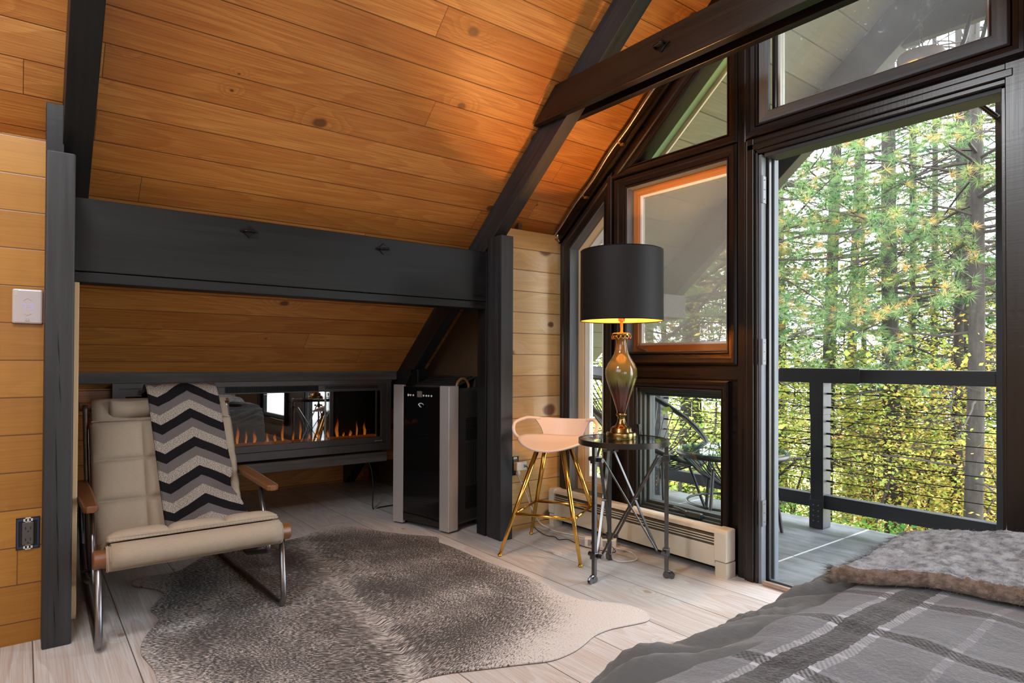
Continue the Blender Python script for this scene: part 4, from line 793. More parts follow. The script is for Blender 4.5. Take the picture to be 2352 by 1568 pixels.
dots([(-0.003, -0.047), (0.004, -0.047)] + [(-0.006 + 0.003 * k, -0.054) for k in range(5)], 'maker_mark', plain('grey_print', (0.12, 0.10, 0.10), 0.5), T, 0.001)
O = thing('wall_outlet', 'bare grey outlet in a blue box on the left panelling, its cover plate missing', 'outlet', (-2.98, 0.0215, 0.4045))
b = B(); b.box(0.0005, 0.002, -0.036, 0.036, -0.058, 0.060); b.build('opening', M['fpdark'], O); b = B(); b.prism([(0.002, -0.033, -0.054), (0.002, 0.033, -0.054), (0.002, 0.033, 0.056), (0.002, -0.033, 0.056)], (0.004, 0, 0), [[(0.002, -0.028, -0.046), (0.002, 0.028, -0.046), (0.002, 0.028, 0.048), (0.002, -0.028, 0.048)]]); b.build('box_rim', M['blue'], O)
b = B(); b.box(0.002, 0.012, -0.0175, 0.0175, -0.041, 0.043); r_ = b.build('receptacle', M['gryp'], O, bev=0.003)
b = B()
for z in (0.022, -0.02):
    b.box(0.0118, 0.0125, -0.0085, -0.006, z - 0.005, z + 0.005); b.box(0.0118, 0.0125, 0.006, 0.0085, z - 0.005, z + 0.005); b.box(0.0118, 0.0125, -0.002, 0.002, z - 0.014, z - 0.010)
b.build('slot', M['fpdark'], r_)
for z in (0.051, -0.049):
    b = B(); b.box(0.004, 0.007, -0.014, 0.014, z - 0.005, z + 0.005); b.box(0.004, 0.007, -0.008, 0.008, z - 0.009, z + 0.009); b.tube([(0.006, 0, z), (0.009, 0, z)], 0.004, 10); b.build('mounting_tab', M['wht'], O)
O2 = thing('wall_outlet', 'dark recessed outlet on the pine wall behind the bar stool', 'outlet', (-3.13, 2.44, 0.40))
b = B(); b.box(0.0005, 0.002, -0.03, 0.03, -0.056, 0.062); b.build('opening', M['fpdark'], O2); b = B(); b.box(0.002, 0.010, -0.017, 0.017, -0.042, 0.046); b.build('receptacle', M['gryp'], O2, bev=0.003)
b = B(); b.box(0.003, 0.007, -0.014, 0.014, 0.046, 0.058); b.build('mounting_tab', M['wht'], O2)
P = thing('plug_adapter', 'white plug adapter pushed into the outlet on the pine wall', 'adapter', (-3.119, 2.462, 0.403)); b = B(); b.box(0, 0.034, -0.04, 0.042, -0.026, 0.026); b.build('body', M['wht'], P, bev=0.005)
for y_ in (0.018, 0.03): b = B(); b.box(0.034, 0.036, y_, y_ + 0.004, -0.008, 0.010); b.build('slot', M['fpdark'], P)
b = B(); b.tube(smoothpath([(-3.095, 2.44, 0.372), (-3.10, 2.442, 0.345), (-3.105, 2.50, 0.25), (-3.10, 2.56, 0.12), (-3.10, 2.62, 0.03), (-3.04, 2.64, 0.006), (-2.94, 2.62, 0.006), (-2.80, 2.66, 0.005), (-2.66, 2.685, 0.005), (-2.604, 2.69, 0.005), (-2.507, 2.664, 0.005), (-2.389, 2.522, 0.005), (-2.309, 2.49, 0.005), (-2.269, 2.543, 0.005), (-2.279, 2.608, 0.005), (-2.376, 2.665, 0.005), (-2.46, 2.64, 0.012)], 8), 0.0042, 6); b.lathe([(0.0, 0.0), (0.012, 0.002), (0.015, 0.016), (0.010, 0.032), (0, 0.034)], 12, (-3.095, 2.44, 0.345)); tag(b.build('extension_cord', M['wht'], None, smooth=True), 'white extension cord looping on the floor behind the side table', 'cord')
b = B(); b.tube(smoothpath([(-3.085, 2.488, 0.403), (-3.075, 2.50, 0.39), (-3.10, 2.524, 0.30), (-3.10, 2.555, 0.15), (-3.105, 2.56, 0.03), (-3.09, 2.573, 0.004), (-3.012, 2.541, 0.004), (-2.914, 2.515, 0.004), (-2.86, 2.536, 0.004), (-2.80, 2.516, 0.004), (-2.775, 2.56, 0.004), (-2.70, 2.55, 0.004), (-2.60, 2.535, 0.004), (-2.50, 2.56, 0.004), (-2.43, 2.60, 0.004), (-2.47, 2.62, 0.02)], 8), 0.0024, 6); tag(b.build('thin_cord', M['fpdark'], None, smooth=True), 'thin black cord wandering across the floor under the bar stool', 'cord')
PS = thing('power_strip', 'short white outlet block on the floor behind the side table', 'outlet block', (-2.56, 2.62, 0), atan2(0.12, 0.15)); b = B(); b.box(-0.09, 0.09, -0.025, 0.025, 0.0, 0.05); o = b.build('body', M['wht'], PS, bev=0.005)
for x in (-0.045, 0.04): b = B(); b.box(x - 0.026, x + 0.026, -0.0265, -0.0245, 0.008, 0.042); r_ = b.build('socket', plain('grey_socket', (0.34, 0.32, 0.30), 0.5), PS); b = B(); b.box(x - 0.008, x - 0.004, -0.0272, -0.0262, 0.018, 0.032); b.build('slot', M['fpdark'], r_); b = B(); b.box(x + 0.004, x + 0.008, -0.0272, -0.0262, 0.018, 0.032); b.build('slot', M['fpdark'], r_)
def hook(loc, label, ax, rolled=0.0):
    H_ = thing('eye_hook', label, 'hook', loc, 0, 'black iron eye hooks'); n_ = Vector(ax); t_ = Vector((0, 0, 1)).cross(n_)
    b = B(); d_ = [t_ * 0.045, Vector((0, 0, 0.03)), t_ * -0.045, Vector((0, 0, -0.03))]
    pl = [p.lerp(d_[(k + 1) % 4], f) * 1.0 for k, p in enumerate(d_) for f in (0.0, 0.12, 0.5, 0.88)]; pl = [p * (0.86 if (i % 4) == 2 else 1) for i, p in enumerate(pl)]
    b.prism(pl, n_ * 0.006); b.build('plate', M['iron'], H_, bev=0.002)
    b = B(); b.tube(rounded([t_ * 0.022 + n_ * 0.004, t_ * 0.022 + n_ * 0.03, t_ * -0.026 + n_ * 0.03 + Vector((0, 0, -0.004)), t_ * -0.026 + n_ * 0.004 + Vector((0, 0, -0.004))], 0.014), 0.0055, 8); b.build('eye', M['iron'], H_, smooth=True)
hook((-3.13, 0.842, 1.662), 'left of the two black eye hooks screwed to the tie beam', (1, 0, 0))
hook((-3.13, 1.534, 1.657), 'right of the two black eye hooks screwed to the tie beam', (1, 0, 0))
hook((-1.772, 2.180, 2.425), 'black eye hook screwed to the sloping collar beam in front of the windows', (0, -1, 0))
def rk(t): x = -3.145 + t * 0.95; return Vector((x, 2.775, zr(x) - 0.055))
CN = thing('metal_conduit', 'flexible silver metal conduit clipped along the roof edge above the windows', 'conduit', tuple(rk(0)))
d_ = rk(1) - rk(0); n = 190; pts = [rk(0) + d_ * (k / n) + Vector((0, -0.004 + 0.004 * sin(k * 0.11), 0.003 * sin(k * 0.07))) for k in range(n + 1)]
b = B(); b.tube(pts, [0.0105 + 0.0018 * (k % 2) for k in range(n + 1)], 10); b.build('armoured_sleeve', plain('galvanised_sleeve', (0.42, 0.36, 0.30), 0.3, 1.0, 0.1), CN, world=True, smooth=True)
for t in (0.28, 0.60):
    p = rk(t); b = B(); b.tube([p + d_.normalized() * q_ for q_ in (-0.008, 0.008)], 0.0145, 12); b.box(p.x + 0.008, p.x + 0.034, p.y + 0.002, p.y + 0.022, p.z - 0.028, p.z - 0.012); b.build('clip', plain('brass_clip', (0.55, 0.36, 0.12), 0.3, 0.9), CN, world=True, bev=0.002)
b = B(); b.tube(smoothpath([rk(0), rk(0) + Vector((0.01, -0.004, -0.02)), rk(0) + Vector((0.035, 0.004, -0.026)), rk(0) + Vector((0.04, 0.01, -0.042))]), 0.006, 8); b.build('end_fitting', plain('copper_fitting', (0.45, 0.25, 0.13), 0.35, 0.9), CN, world=True, smooth=True)
# ---------------- bed
BD = thing('bed', 'low bed with rumpled charcoal bedding by the open doorway', 'bed', (0.0, 1.0, 0))
b = B(); b.box(-0.80, 0.80, -0.45, 2.22, 0.0, 0.24); b.build('bed_base', plain('dark_bed_base', (0.05, 0.045, 0.045), 0.8), BD, world=True, bev=0.02)
b = B(); b.box(-0.775, 0.775, -0.42, 2.2, 0.242, 0.455); b.build('mattress', plain('grey_ticking', (0.25, 0.25, 0.25), 0.9), BD, world=True, bev=0.05)
BP = smoothpath([(-0.92, 0, 0.06), (-0.915, 0, 0.2), (-0.885, 0, 0.325), (-0.83, 0, 0.415), (-0.75, 0, 0.475), (-0.65, 0, 0.51), (-0.48, 0, 0.53), (0, 0, 0.538)], 8)
BL = [0]
for k in range(1, len(BP)): BL.append(BL[-1] + (BP[k] - BP[k - 1]).length)
def bedsec(s):
    """s in -1..1: half sections mirrored about x=0"""
    sg = -1 if s < 0 else 1; d = (1 - abs(s)) * BL[-1]; k = 1
    while k < len(BP) - 1 and BL[k] < d: k += 1
    p = BP[k - 1].lerp(BP[k], (d - BL[k - 1]) / max(BL[k] - BL[k - 1], 1e-9)); return Vector((p.x if sg < 0 else -p.x, 0, p.z)), d
def bedz(x, y):
    """height of the bedding top at x, y"""
    ax_ = abs(x); z = 0.538
    for k in range(len(BP) - 1):
        if BP[k].x <= -ax_ <= BP[k + 1].x: f = (-ax_ - BP[k].x) / max(BP[k + 1].x - BP[k].x, 1e-9); z = BP[k].z + (BP[k + 1].z - BP[k].z) * f
    return z + 0.016 * noise.noise(Vector((x * 2.2, y * 2.6, 0.4))) + 0.007 * noise.noise(Vector((x * 7, y * 7, 2.0)))
def duvet(u, v):
    s = 2 * u - 1; p, d = bedsec(s); y = -0.40 + 2.66 * v; yy = min(y, 2.26)
    drop = max(0, (y - 2.16) / 0.10); z = p.z + 0.016 * noise.noise(Vector((p.x * 2.2, y * 2.6, 0.4))) + 0.007 * noise.noise(Vector((p.x * 7, y * 7, 2.0)))
    side = exp(-((d - 0.42) / 0.2) ** 2)
    fold = side * (0.030 * abs(noise.noise(Vector((d * 1.6 + y * 1.6, y * 5.0 - d * 13, 5.0)))) + 0.018 * abs(noise.noise(Vector((d * 4 + y * 4, y * 9 - d * 26, 9.0)))))
    fold *= 1.6; z += fold; x = p.x + (fold * 0.9 if p.x > 0 else -fold * 0.9)
    return (x, y, z - 0.02 * drop ** 2)
a = N('charcoal_bedding'); nz = a.noise(a.obj(), 5, 6, 0.6); a.p(Base_Color=a.mix(nz, (0.062, 0.074, 0.082), (0.11, 0.126, 0.136)), Roughness=0.85); a.b.inputs['Sheen Weight'].default_value = 0.25; a.bump(a.noise(a.obj(), 16, 5, 0.65), 0.35, 0.012); M['duvet'] = a.m
b = B(); b.grid(duvet, 200, 300, lambda u, v: (u * 2.6, v * 2.66)); dv = b.build('duvet', M['duvet'], BD, world=True, smooth=True, solid=0.012)
def tuftmat(name, c0, c1, sc=60):
    a = N(name); f = a.noise(a.obj(), sc, 4, 0.6); a.p(Base_Color=a.mix(a.mr(f, 0.3, 0.7), c0, c1), Roughness=0.95); a.b.inputs['Specular IOR Level'].default_value = 0.08; a.b.inputs['Sheen Weight'].default_value = 0.4; return a
# plaid blanket
a = N('grey_plaid_fleece'); u, v = a.uv()
def tart(s, off, P, stops):
    f = a.math('FRACT', a.math('ADD', a.math('DIVIDE', a.math('ADD', s, a.math('MULTIPLY_ADD', a.noise(a.comb(u, v), 60, 2), 0.010, -0.005)), P), off))
    return a.ramp(f, stops, 'CONSTANT')
G_, L_, L2, Kk, Md = (0.150, 0.172, 0.205), (0.55, 0.60, 0.70), (0.33, 0.365, 0.425), (0.004, 0.0045, 0.0058), (0.018, 0.021, 0.026)
TS = [(0.0, Md), (0.03, Kk), (0.07, Md), (0.085, Kk), (0.12, Md), (0.138, L_), (0.185, G_), (0.44, L2), (0.475, G_), (0.70, L2), (0.735, G_), (0.955, L_), (0.99, L_)]
c1, c2 = tart(u, 0.72, 0.40, TS), tart(v, 0.30, 0.25, TS)
tw = a.math('GREATER_THAN', a.math('FRACT', a.math('MULTIPLY', a.math('ADD', u, v), 90)), 0.5)
pr = a.mix(1.0, c1, c2, 'MULTIPLY'); gm_ = a.n('ShaderNodeGamma'); a.set(gm_.inputs[0], pr); gm_.inputs[1].default_value = 0.5; avg = a.mix(0.5, gm_.outputs[0], a.mix(1.0, c1, c2, 'DARKEN')); fz = a.noise(a.comb(u, v), 130, 4, 0.65); tcx = a.mix(a.math('MULTIPLY', tw, 0.35), avg, c1)
c = a.mix(a.math('MULTIPLY', a.mr(fz, 0.45, 0.75), 0.22), tcx, (0.42, 0.40, 0.42))
a.p(Base_Color=c, Roughness=0.95); a.b.inputs['Specular IOR Level'].default_value = 0.05; a.b.inputs['Sheen Weight'].default_value = 0.35; a.bump(a.math('ADD', fz, a.noise(a.comb(u, v), 30, 3)), 0.6, 0.006)
def plaid(p, q_):
    x = -0.675 - 0.02 * q_ + 1.35 * p; y = -0.2 + 1.93 * q_; z = bedz(x, y) + 0.020
    z += 0.022 * max(0, noise.noise(Vector((x * 4.2, y * 4.2, 11.0)))) + 0.010 * noise.noise(Vector((x * 9 - y * 4, y * 9 + x * 3, 3.0)))
    x += 0.012 * noise.noise(Vector((0.5, y * 6, 1.0))); e = min(p, 1 - p) * 1.35
    return (x, y, z - 0.010 * exp(-e / 0.01))
b = B(); b.grid(plaid, 130, 170, lambda p, q_: (1.35 * p, 1.93 * q_)); pl = b.build('plaid_blanket', a.m, None, smooth=True, solid=0.010); tag(pl, 'grey and black plaid fleece blanket spread over the bed', 'blanket')
# mohair throw folded across the foot
fz = tuftmat('grey_mohair', (0.135, 0.158, 0.185), (0.48, 0.545, 0.62), 34); fz.bump(fz.noise(fz.obj(), 70, 4, 0.7), 0.8, 0.01)
fb = tuftmat('brown_mohair', (0.12, 0.085, 0.065), (0.27, 0.21, 0.175), 60); fb.bump(fb.noise(fb.obj(), 90, 4, 0.7), 0.8, 0.01)
def mohair(p, q_):
    """p along x, q around the folded section (front bottom -> top -> back bottom)"""
    x = -0.73 + 1.44 * p; lead = 0.05 * exp(-((p) / 0.10) ** 2); y0 = 1.565 - lead + 0.02 * sin(p * 7) + 0.03 * p; y1 = 2.10 + 0.03 * sin(p * 5); th = 0.040 + 0.010 * noise.noise(Vector((p * 4, 1, 2)))
    if q_ < 0.16: k = q_ / 0.16; an = -pi / 2 - pi * k; y = y0 + th * 0.5 + th * 0.55 * cos(an); z = th * 0.5 + th * 0.5 * sin(an) if True else 0
    else: k = (q_ - 0.16) / 0.84; y = y0 + th * 0.5 + (y1 - y0 - th * 0.5) * k; z = th + 0.016 * noise.noise(Vector((x * 3.0, y * 3.4, 4.0))) + 0.010 * noise.noise(Vector((x * 11, y * 12, 2.0))); z -= th * max(0, (k - 0.92) / 0.08) ** 2
    end = exp(-(p * 1.44) / 0.02); z -= 0.014 * end
    return (x, y, bedz(max(-0.66, x), min(y, 2.05)) + 0.034 + z)
mohair0 = mohair
def mohair(p, q_):
    x, y, z = mohair0(p, q_); k = 0.0045 * noise.noise(Vector((x * 70, y * 70, z * 70))) + 0.003 * noise.noise(Vector((x * 160, y * 160, 3 + z * 100))); return (x, y - (k if q_ < 0.14 else 0), z + (k if q_ >= 0.10 else 0))
b = B(); nu, nv = 300, 150; b.grid(mohair, nu, nv, lambda p, q_: (p * 1.4, q_ * 0.6))
for k in range(len(b.f)): b.mi[k] = 1 if (k % nv) / nv < 0.135 else 0
rn = random.Random(5)
for k in range(9000):
    p, q_ = rn.random(), rn.random() ** 1.2
    if rn.random() < 0.10: p = 0.002 * rn.random()
    P0 = Vector(mohair(p, q_)); P1 = Vector(mohair(min(1, p + 0.004), q_)); P2 = Vector(mohair(p, min(1, q_ + 0.01))); nn = (P1 - P0).cross(P2 - P0)
    if nn.length < 1e-9: continue
    nn.normalize(); nn = nn if (nn.z > 0 or q_ < 0.13) else -nn
    if q_ < 0.13 and nn.y > 0: nn = -nn
    L = rn.uniform(0.006, 0.014) * (2.4 if p < 0.003 else 1); dv_ = (nn * 0.45 + Vector((rn.uniform(-1, 1), rn.uniform(-1, 1), rn.uniform(-0.2, 0.3))) * 1.2)
    if p < 0.003: dv_ = Vector((-1.2, rn.uniform(-0.8, 0.8), rn.uniform(-0.5, 0.5)))
    dv_.normalize(); sd = dv_.cross(Vector((rn.random(), rn.random(), rn.random()))).normalized() * 0.0007
    b.cur = 1 if q_ < 0.135 else 0; i = len(b.v); b.v += [P0 - sd, P0 + sd, P0 + dv_ * L]; b.face((i, i + 1, i + 2), [(p * 1.4, q_ * 0.6)] * 3)
o = b.build('mohair_throw', [fz.m, fb.m], None, smooth=True, fix=False); tag(o, 'fluffy grey mohair throw folded across the foot of the bed', 'throw blanket')
for x, nm in ((-0.40, 'left'), (0.40, 'right')):
    pass
for k, x in enumerate((-0.40, 0.40)):
    b = B(); b.grid(lambda u, v, x=x: (x + 0.33 * (2 * u - 1) * (1 - 0.08 * (2 * v - 1) ** 2), -0.36 + 0.42 * v, bedz(x, 0.0) + 0.02 + 0.075 * (max(0, 1 - (2 * u - 1) ** 4) * max(0, 1 - (2 * v - 1) ** 4)) ** 0.6), 24, 20); b.grid(lambda u, v, x=x: (x + 0.33 * (2 * u - 1) * (1 - 0.08 * (2 * v - 1) ** 2), -0.36 + 0.42 * v, bedz(x, 0.0) + 0.02), 24, 20, flip=True)
    tag(b.build('pillow', plain('pale_pillowcase', (0.55, 0.52, 0.50), 0.9), None, smooth=True), 'pale pillow on the %s half of the bed head' % ('near' if k == 0 else 'far'), 'pillow', 'pillows at the bed head')
# ============================================================ DECK AND WOODS
a = N('slate_deck_tiles'); g = a.n('ShaderNodeSeparateXYZ'); a.set(g.inputs[0], a.obj()); X_, Y_ = g.outputs[0], g.outputs[1]
def gl(s, off, P, w): f = a.math('FRACT', a.math('DIVIDE', a.math('ADD', s, off), P)); return a.mr(a.math('MULTIPLY', a.math('MINIMUM', f, a.math('SUBTRACT', 1.0, f)), P), w * 0.5, w)
gx, gy = gl(X_, 1.825, 1.2, 0.008), gl(Y_, -3.375, 0.6, 0.006)
n1 = a.noise(a.obj(), 2.6, 6, 0.65); n2 = a.noise(a.comb(a.math('MULTIPLY', X_, 3), a.math('MULTIPLY', Y_, 18)), 1.0, 4, 0.6); cl_ = a.mr(a.math('ADD', a.math('MULTIPLY', n1, 0.6), a.math('MULTIPLY', n2, 0.4)), 0.35, 0.68)
c = a.mix(cl_, (0.040, 0.043, 0.048), (0.17, 0.178, 0.19)); c = a.mix(gx, (0.42, 0.43, 0.44), c); c = a.mix(gy, (0.03, 0.03, 0.033), c)
a.p(Base_Color=c, Roughness=a.math('MULTIPLY_ADD', n1, 0.5, 0.22)); a.bump(n2, 0.15, 0.003)
b = B(); b.box(-6.5, 2.8, 2.90, 4.30, -0.16, -0.012); struct(b.build('deck', a.m), 'slate tiled deck outside the doorway')
M['rail'] = stained('slate_grey_exterior_stain', (0.022, 0.024, 0.029), (0.040, 0.043, 0.050), 0.5, 18, 0.4)
RL = thing('deck_railing', 'charcoal deck railing strung with thin horizontal cables', 'railing', (-2.05, 4.11, -0.012))
def part(nm, par, mat, *bx, bev=0.004):
    b = B()
    for q in bx: b.box(*q)
    return b.build(nm, mat, par, world=True, bev=bev)
part('top_rail', RL, M['rail'], (-6.2, -1.09, 4.07, 4.16, 0.930, 1.013)); part('bottom_rail', RL, M['rail'], (-6.2, -1.09, 4.075, 4.135, 0.118, 0.205))
px_ = (-2.087, -3.40, -4.71, -5.9)
for x in px_:
    ps = part('post', RL, M['rail'], (x, x + 0.085, 4.066, 4.166, -0.012, 0.932))
    bp = part('steel_bracket', ps, M['rail'], (x - 0.003, x + 0.088, 4.058, 4.067, -0.010, 0.17), bev=0.002)
    part('tee_bracket', ps, M['rail'], (x - 0.21, x + 0.31, 4.062, 4.17, 0.925, 1.0185), (x - 0.003, x + 0.088, 4.061, 4.168, 0.72, 0.93), bev=0.002)
    b = B()
    for dx in (0.026, 0.058):
        for z in (0.035, 0.068, 0.102, 0.137): b.tube([(x + dx, 4.0585, z), (x + dx, 4.0555, z)], 0.004, 8)
    b.build('screw_heads', M['steel'], ps, world=True)
for z in (0.855, 0.767, 0.678, 0.597, 0.516, 0.438, 0.362, 0.292):
    b = B(); b.tube([(-6.2, 4.115, z), (-1.09, 4.115, z)], 0.0028, 6); cb = b.build('cable', M['iron'], RL, world=True)
    for x in px_[:2]: b = B(); b.tube([(x - 0.045, 4.115, z), (x + 0.13, 4.115, z)], 0.0062, 8); b.build('cable_fitting', M['iron'], cb, world=True)
TP_ = thing('porch_post', 'tall charcoal post at the right end of the deck railing', 'post', (-1.04, 4.12, -0.012)); part('shaft', TP_, M['rail'], (-1.09, -0.99, 4.066, 4.166, -0.012, 2.455))
for z in (1.0, 0.915): b = B(); b.tube([(-1.045, 4.066, z), (-1.045, 4.060, z)], 0.012, 12); b.build('bolt_head', M['iron'], TP_, world=True)
# lantern
LN = thing('porch_lantern', 'glowing amber lantern hanging from a chain under the porch roof', 'lantern', (-1.274, 3.6, 2.36))
M['rust'] = plain('weathered_lantern_cap', (0.16, 0.105, 0.06), 0.6, 0.2, 0.4, 20)
b = B(); b.lathe([(0.0, 0.29), (0.03, 0.288), (0.06, 0.275), (0.10, 0.262), (0.106, 0.25), (0.104, 0.205), (0.094, 0.203), (0.092, 0.24), (0.0, 0.245)], 36); b.build('cap', M['rust'], LN, auto=40)
b = B(); b.lathe([(0.0, 0.0), (0.09, 0.0), (0.098, 0.012), (0.098, 0.03), (0.0, 0.035)], 36); b.build('base', M['rust'], LN, auto=40)
b = B(); b.lathe([(0.078, 0.032), (0.078, 0.225)], 36, caps=False); b.build('amber_glass', emit('amber_glow', (1.0, 0.42, 0.08), 5.0), LN, smooth=True)
for k in range(4): q_ = pi * k / 2 + 0.25; b = B(); b.tube([(0.09 * cos(q_), 0.09 * sin(q_), 0.02), (0.09 * cos(q_), 0.09 * sin(q_), 0.24)], 0.0045, 6); b.build('bar', M['iron'], LN)
b = B(); b.tube([(0.0, 0.024 * cos(t), 0.31 + 0.024 * sin(t)) for t in [2 * pi * k / 20 for k in range(20)]], 0.0035, 6, closed=True); z = 0.345
while z < zr(-1.274) - 2.36 - 0.02:
    w_ = 0.008; k = int(z * 1000) // 26 % 2; b.tube([((w_ * cos(t) if k else 0), (0 if k else w_ * cos(t)), z + 0.017 * sin(t)) for t in [2 * pi * j / 10 for j in range(10)]], 0.0022, 5, closed=True); z += 0.026
b.build('chain', M['iron'], LN)
light('lantern_glow', 'POINT', (-1.274, 3.6, 2.50), 4, (1.0, 0.55, 0.2), shadow_soft_size=0.05)
for k, (P_, lb) in enumerate((([(-1.10, 4.04, 2.94), (-1.115, 4.02, 2.85), (-1.128, 4.0, 2.767), (-1.157, 4.0, 2.721), (-1.23, 4.0, 2.66), (-1.32, 4.0, 2.62)], 'curved dark metal rod right of the other one above the doorway lantern'), ([(-1.19, 4.04, 2.94), (-1.20, 4.02, 2.851), (-1.209, 4.0, 2.788), (-1.237, 4.0, 2.74), (-1.267, 4.0, 2.716), (-1.36, 4.0, 2.65), (-1.46, 4.0, 2.61)], 'curved dark metal rod nearest the hanging lantern'))):
    b = B(); b.tube(smoothpath(P_), 0.0115, 8); tag(b.build('curved_rod', M['iron'], None, smooth=True), lb, 'metal rod', 'curved rods under the porch roof')
b = B(); n = 60; A_, B__ = Vector((-1.30, 4.0, 2.62)), Vector((-1.06, 4.0, 2.33)); b.tube([A_.lerp(B__, k / n) for k in range(n + 1)], [0.013 + 0.003 * (k % 2) for k in range(n + 1)], 8); tag(b.build('ribbed_tube', M['iron'], None, smooth=True), 'ribbed dark tube slanting down to the tall porch post', 'tube')
# string chair and string table
M['cord'] = plain('black_vinyl_cord', (0.020, 0.022, 0.024), 0.4, 0, 0.1)
AC_ = thing('string_chair', 'black string lounge chair on the deck outside the low window', 'chair', (-3.12, 3.52, -0.012))
C0 = Vector((-3.10, 3.52, 0.66)); ex = Vector((0.55, 0.0, -0.27)); ey = Vector((0, 0.40, 0)); hub = Vector((-2.98, 3.52, 0.33)); up_ = Vector((0.0, 0, 1))
def hoop(t): e = 1 + 0.10 * cos(t); return C0 + ex * cos(t) + ey * sin(t) * e + Vector((0, 0, 0.05 * abs(sin(t)) + 0.0))
b = B(); b.tube([hoop(2 * pi * k / 60) for k in range(60)], 0.019, 10, closed=True); b.build('hoop', M['cord'], AC_, world=True, smooth=True)
b = B()
for k in range(52):
    t = 2 * pi * (k + 0.5) / 52; p0 = hoop(t); d_ = p0 - hub; h0 = hub + d_.normalized() * 0.07; m_ = (p0 + h0) / 2 + Vector((0, 0, -0.05 - 0.05 * (1 if cos(t) < 0.3 else 0.4)))
    b.tube([p0, (p0 * 0.25 + m_ * 0.62 + h0 * 0.13), m_ * 0.5 + h0 * 0.5, h0], 0.0042, 5)
b.build('cord_webbing', M['cord'], AC_, world=True)
b = B(); b.tube([hub + Vector((0.075 * cos(t), 0.075 * sin(t), -0.01)) for t in [2 * pi * k / 20 for k in range(20)]], 0.007, 8, closed=True); b.tube([hoop(2.1) + Vector((0, 0, -0.02)), hub + Vector((0, 0.05, -0.06)), hoop(-2.1) + Vector((0, 0, -0.02))], 0.010, 8); b.build('seat_ring', M['cord'], AC_, world=True)
for (x0, y0, z0), (x1, y1) in ((((-2.74, 3.38, 0.40)), (-2.705, 3.36)), (((-2.76, 3.66, 0.40)), (-2.60, 3.70)), (((-3.30, 3.40, 0.52)), (-3.42, 3.33)), (((-3.30, 3.66, 0.52)), (-3.42, 3.72))):
    b = B(); b.tube([(x0, y0, z0), (x1, y1, 0.0)], 0.010, 8); b.tube([(x1, y1, 0.035), (x1, y1, -0.012)], 0.015, 10); b.build('leg', M['cord'], AC_, world=True)
AT = thing('string_table', 'black string side table with a round glass top on the deck', 'side table', (-2.36, 3.60, -0.012)); TC = Vector((-2.36, 3.60, 0))
b = B(); b.tube([TC + Vector((0.33 * cos(t), 0.33 * sin(t), 0.475)) for t in [2 * pi * k / 48 for k in range(48)]], 0.018, 10, closed=True); b.build('hoop', M['cord'], AT, world=True, smooth=True)
b = B(); b.lathe([(0, 0.493), (0.335, 0.493), (0.335, 0.501), (0, 0.501)], 48, tuple(TC)); b.build('glass_top', pane('pale_green_glass', (0.75, 0.9, 0.85), 0.16), AT, world=True, auto=40)
b = B()
for k in range(48): t = 2 * pi * k / 48; b.tube([TC + Vector((0.33 * cos(t), 0.33 * sin(t), 0.475)), TC + Vector((0.2 * cos(t + 0.12), 0.2 * sin(t + 0.12), 0.345)), TC + Vector((0.06 * cos(t + 0.25), 0.06 * sin(t + 0.25), 0.26))], 0.0042, 5)
b.build('cord_webbing', M['cord'], AT, world=True)
for k in range(3):
    t = 2 * pi * k / 3 + 2.75; b = B(); b.tube([TC + Vector((0.245 * cos(t), 0.245 * sin(t), 0.40)), TC + Vector((0.30 * cos(t), 0.30 * sin(t), -0.012))], 0.011, 8); b.build('leg', M['cord'], AT, world=True)
b = B(); b.tube([TC + Vector((0.275 * cos(t), 0.275 * sin(t), 0.16)) for t in [2 * pi * k / 36 for k in range(36)]], 0.008, 8, closed=True); b.build('leg_ring', M['cord'], AT, world=True, smooth=True)
# ---------------- ground
def gz(x, y): d = max(0, y - 4); return -2.3 - 0.085 * min(d, 24) + 0.35 * noise.noise(Vector((x * 0.12, y * 0.12, 0.3)))
b = B(); b.grid(lambda u, v: (-45 + 75 * u, 4.2 + 60 * v ** 1.4, gz(-45 + 75 * u, 4.2 + 60 * v ** 1.4)), 40, 40)
a = N('leaf_litter'); f = a.noise(a.obj(), 3, 6, 0.7); a.p(Base_Color=a.ramp(f, [(0.3, (0.10, 0.14, 0.03)), (0.45, (0.30, 0.26, 0.06)), (0.58, (0.42, 0.30, 0.10)), (0.75, (0.30, 0.20, 0.10))]), Roughness=0.95); struct(b.build('ground', a.m, smooth=True), 'leaf strewn forest floor sloping away below the deck')
# ---------------- foliage
def leafmat(name, stops):
    a = N(name); t = a.t; u, v = a.uv(); c = a.ramp(u, [(q, tuple(0.80 * k for k in col)) for q, col in stops])
    d = a.n('ShaderNodeBsdfDiffuse'); tl = a.n('ShaderNodeBsdfTranslucent'); m = a.n('ShaderNodeMixShader'); m.inputs[0].default_value = 0.5
    a.set(d.inputs[0], c); a.set(tl.inputs[0], a.mix(1.0, c, (1.0, 0.95, 0.7), 'MULTIPLY')); t.links.new(d.outputs[0], m.inputs[1]); t.links.new(tl.outputs[0], m.inputs[2]); t.links.new(m.outputs[0], a.out.inputs[0]); t.nodes.remove(a.b)
    return a.m
M['needle'] = leafmat('pine_needles', [(0.0, (0.08, 0.17, 0.095)), (0.40, (0.16, 0.27, 0.13)), (0.62, (0.27, 0.35, 0.15)), (0.80, (0.60, 0.40, 0.18)), (1.0, (0.68, 0.40, 0.17))])
M['yleaf'] = leafmat('yellow_autumn_leaves', [(0.0, (0.15, 0.30, 0.08)), (0.35, (0.38, 0.48, 0.12)), (0.6, (0.72, 0.64, 0.16)), (0.8, (0.80, 0.52, 0.18)), (1.0, (0.74, 0.36, 0.17))])
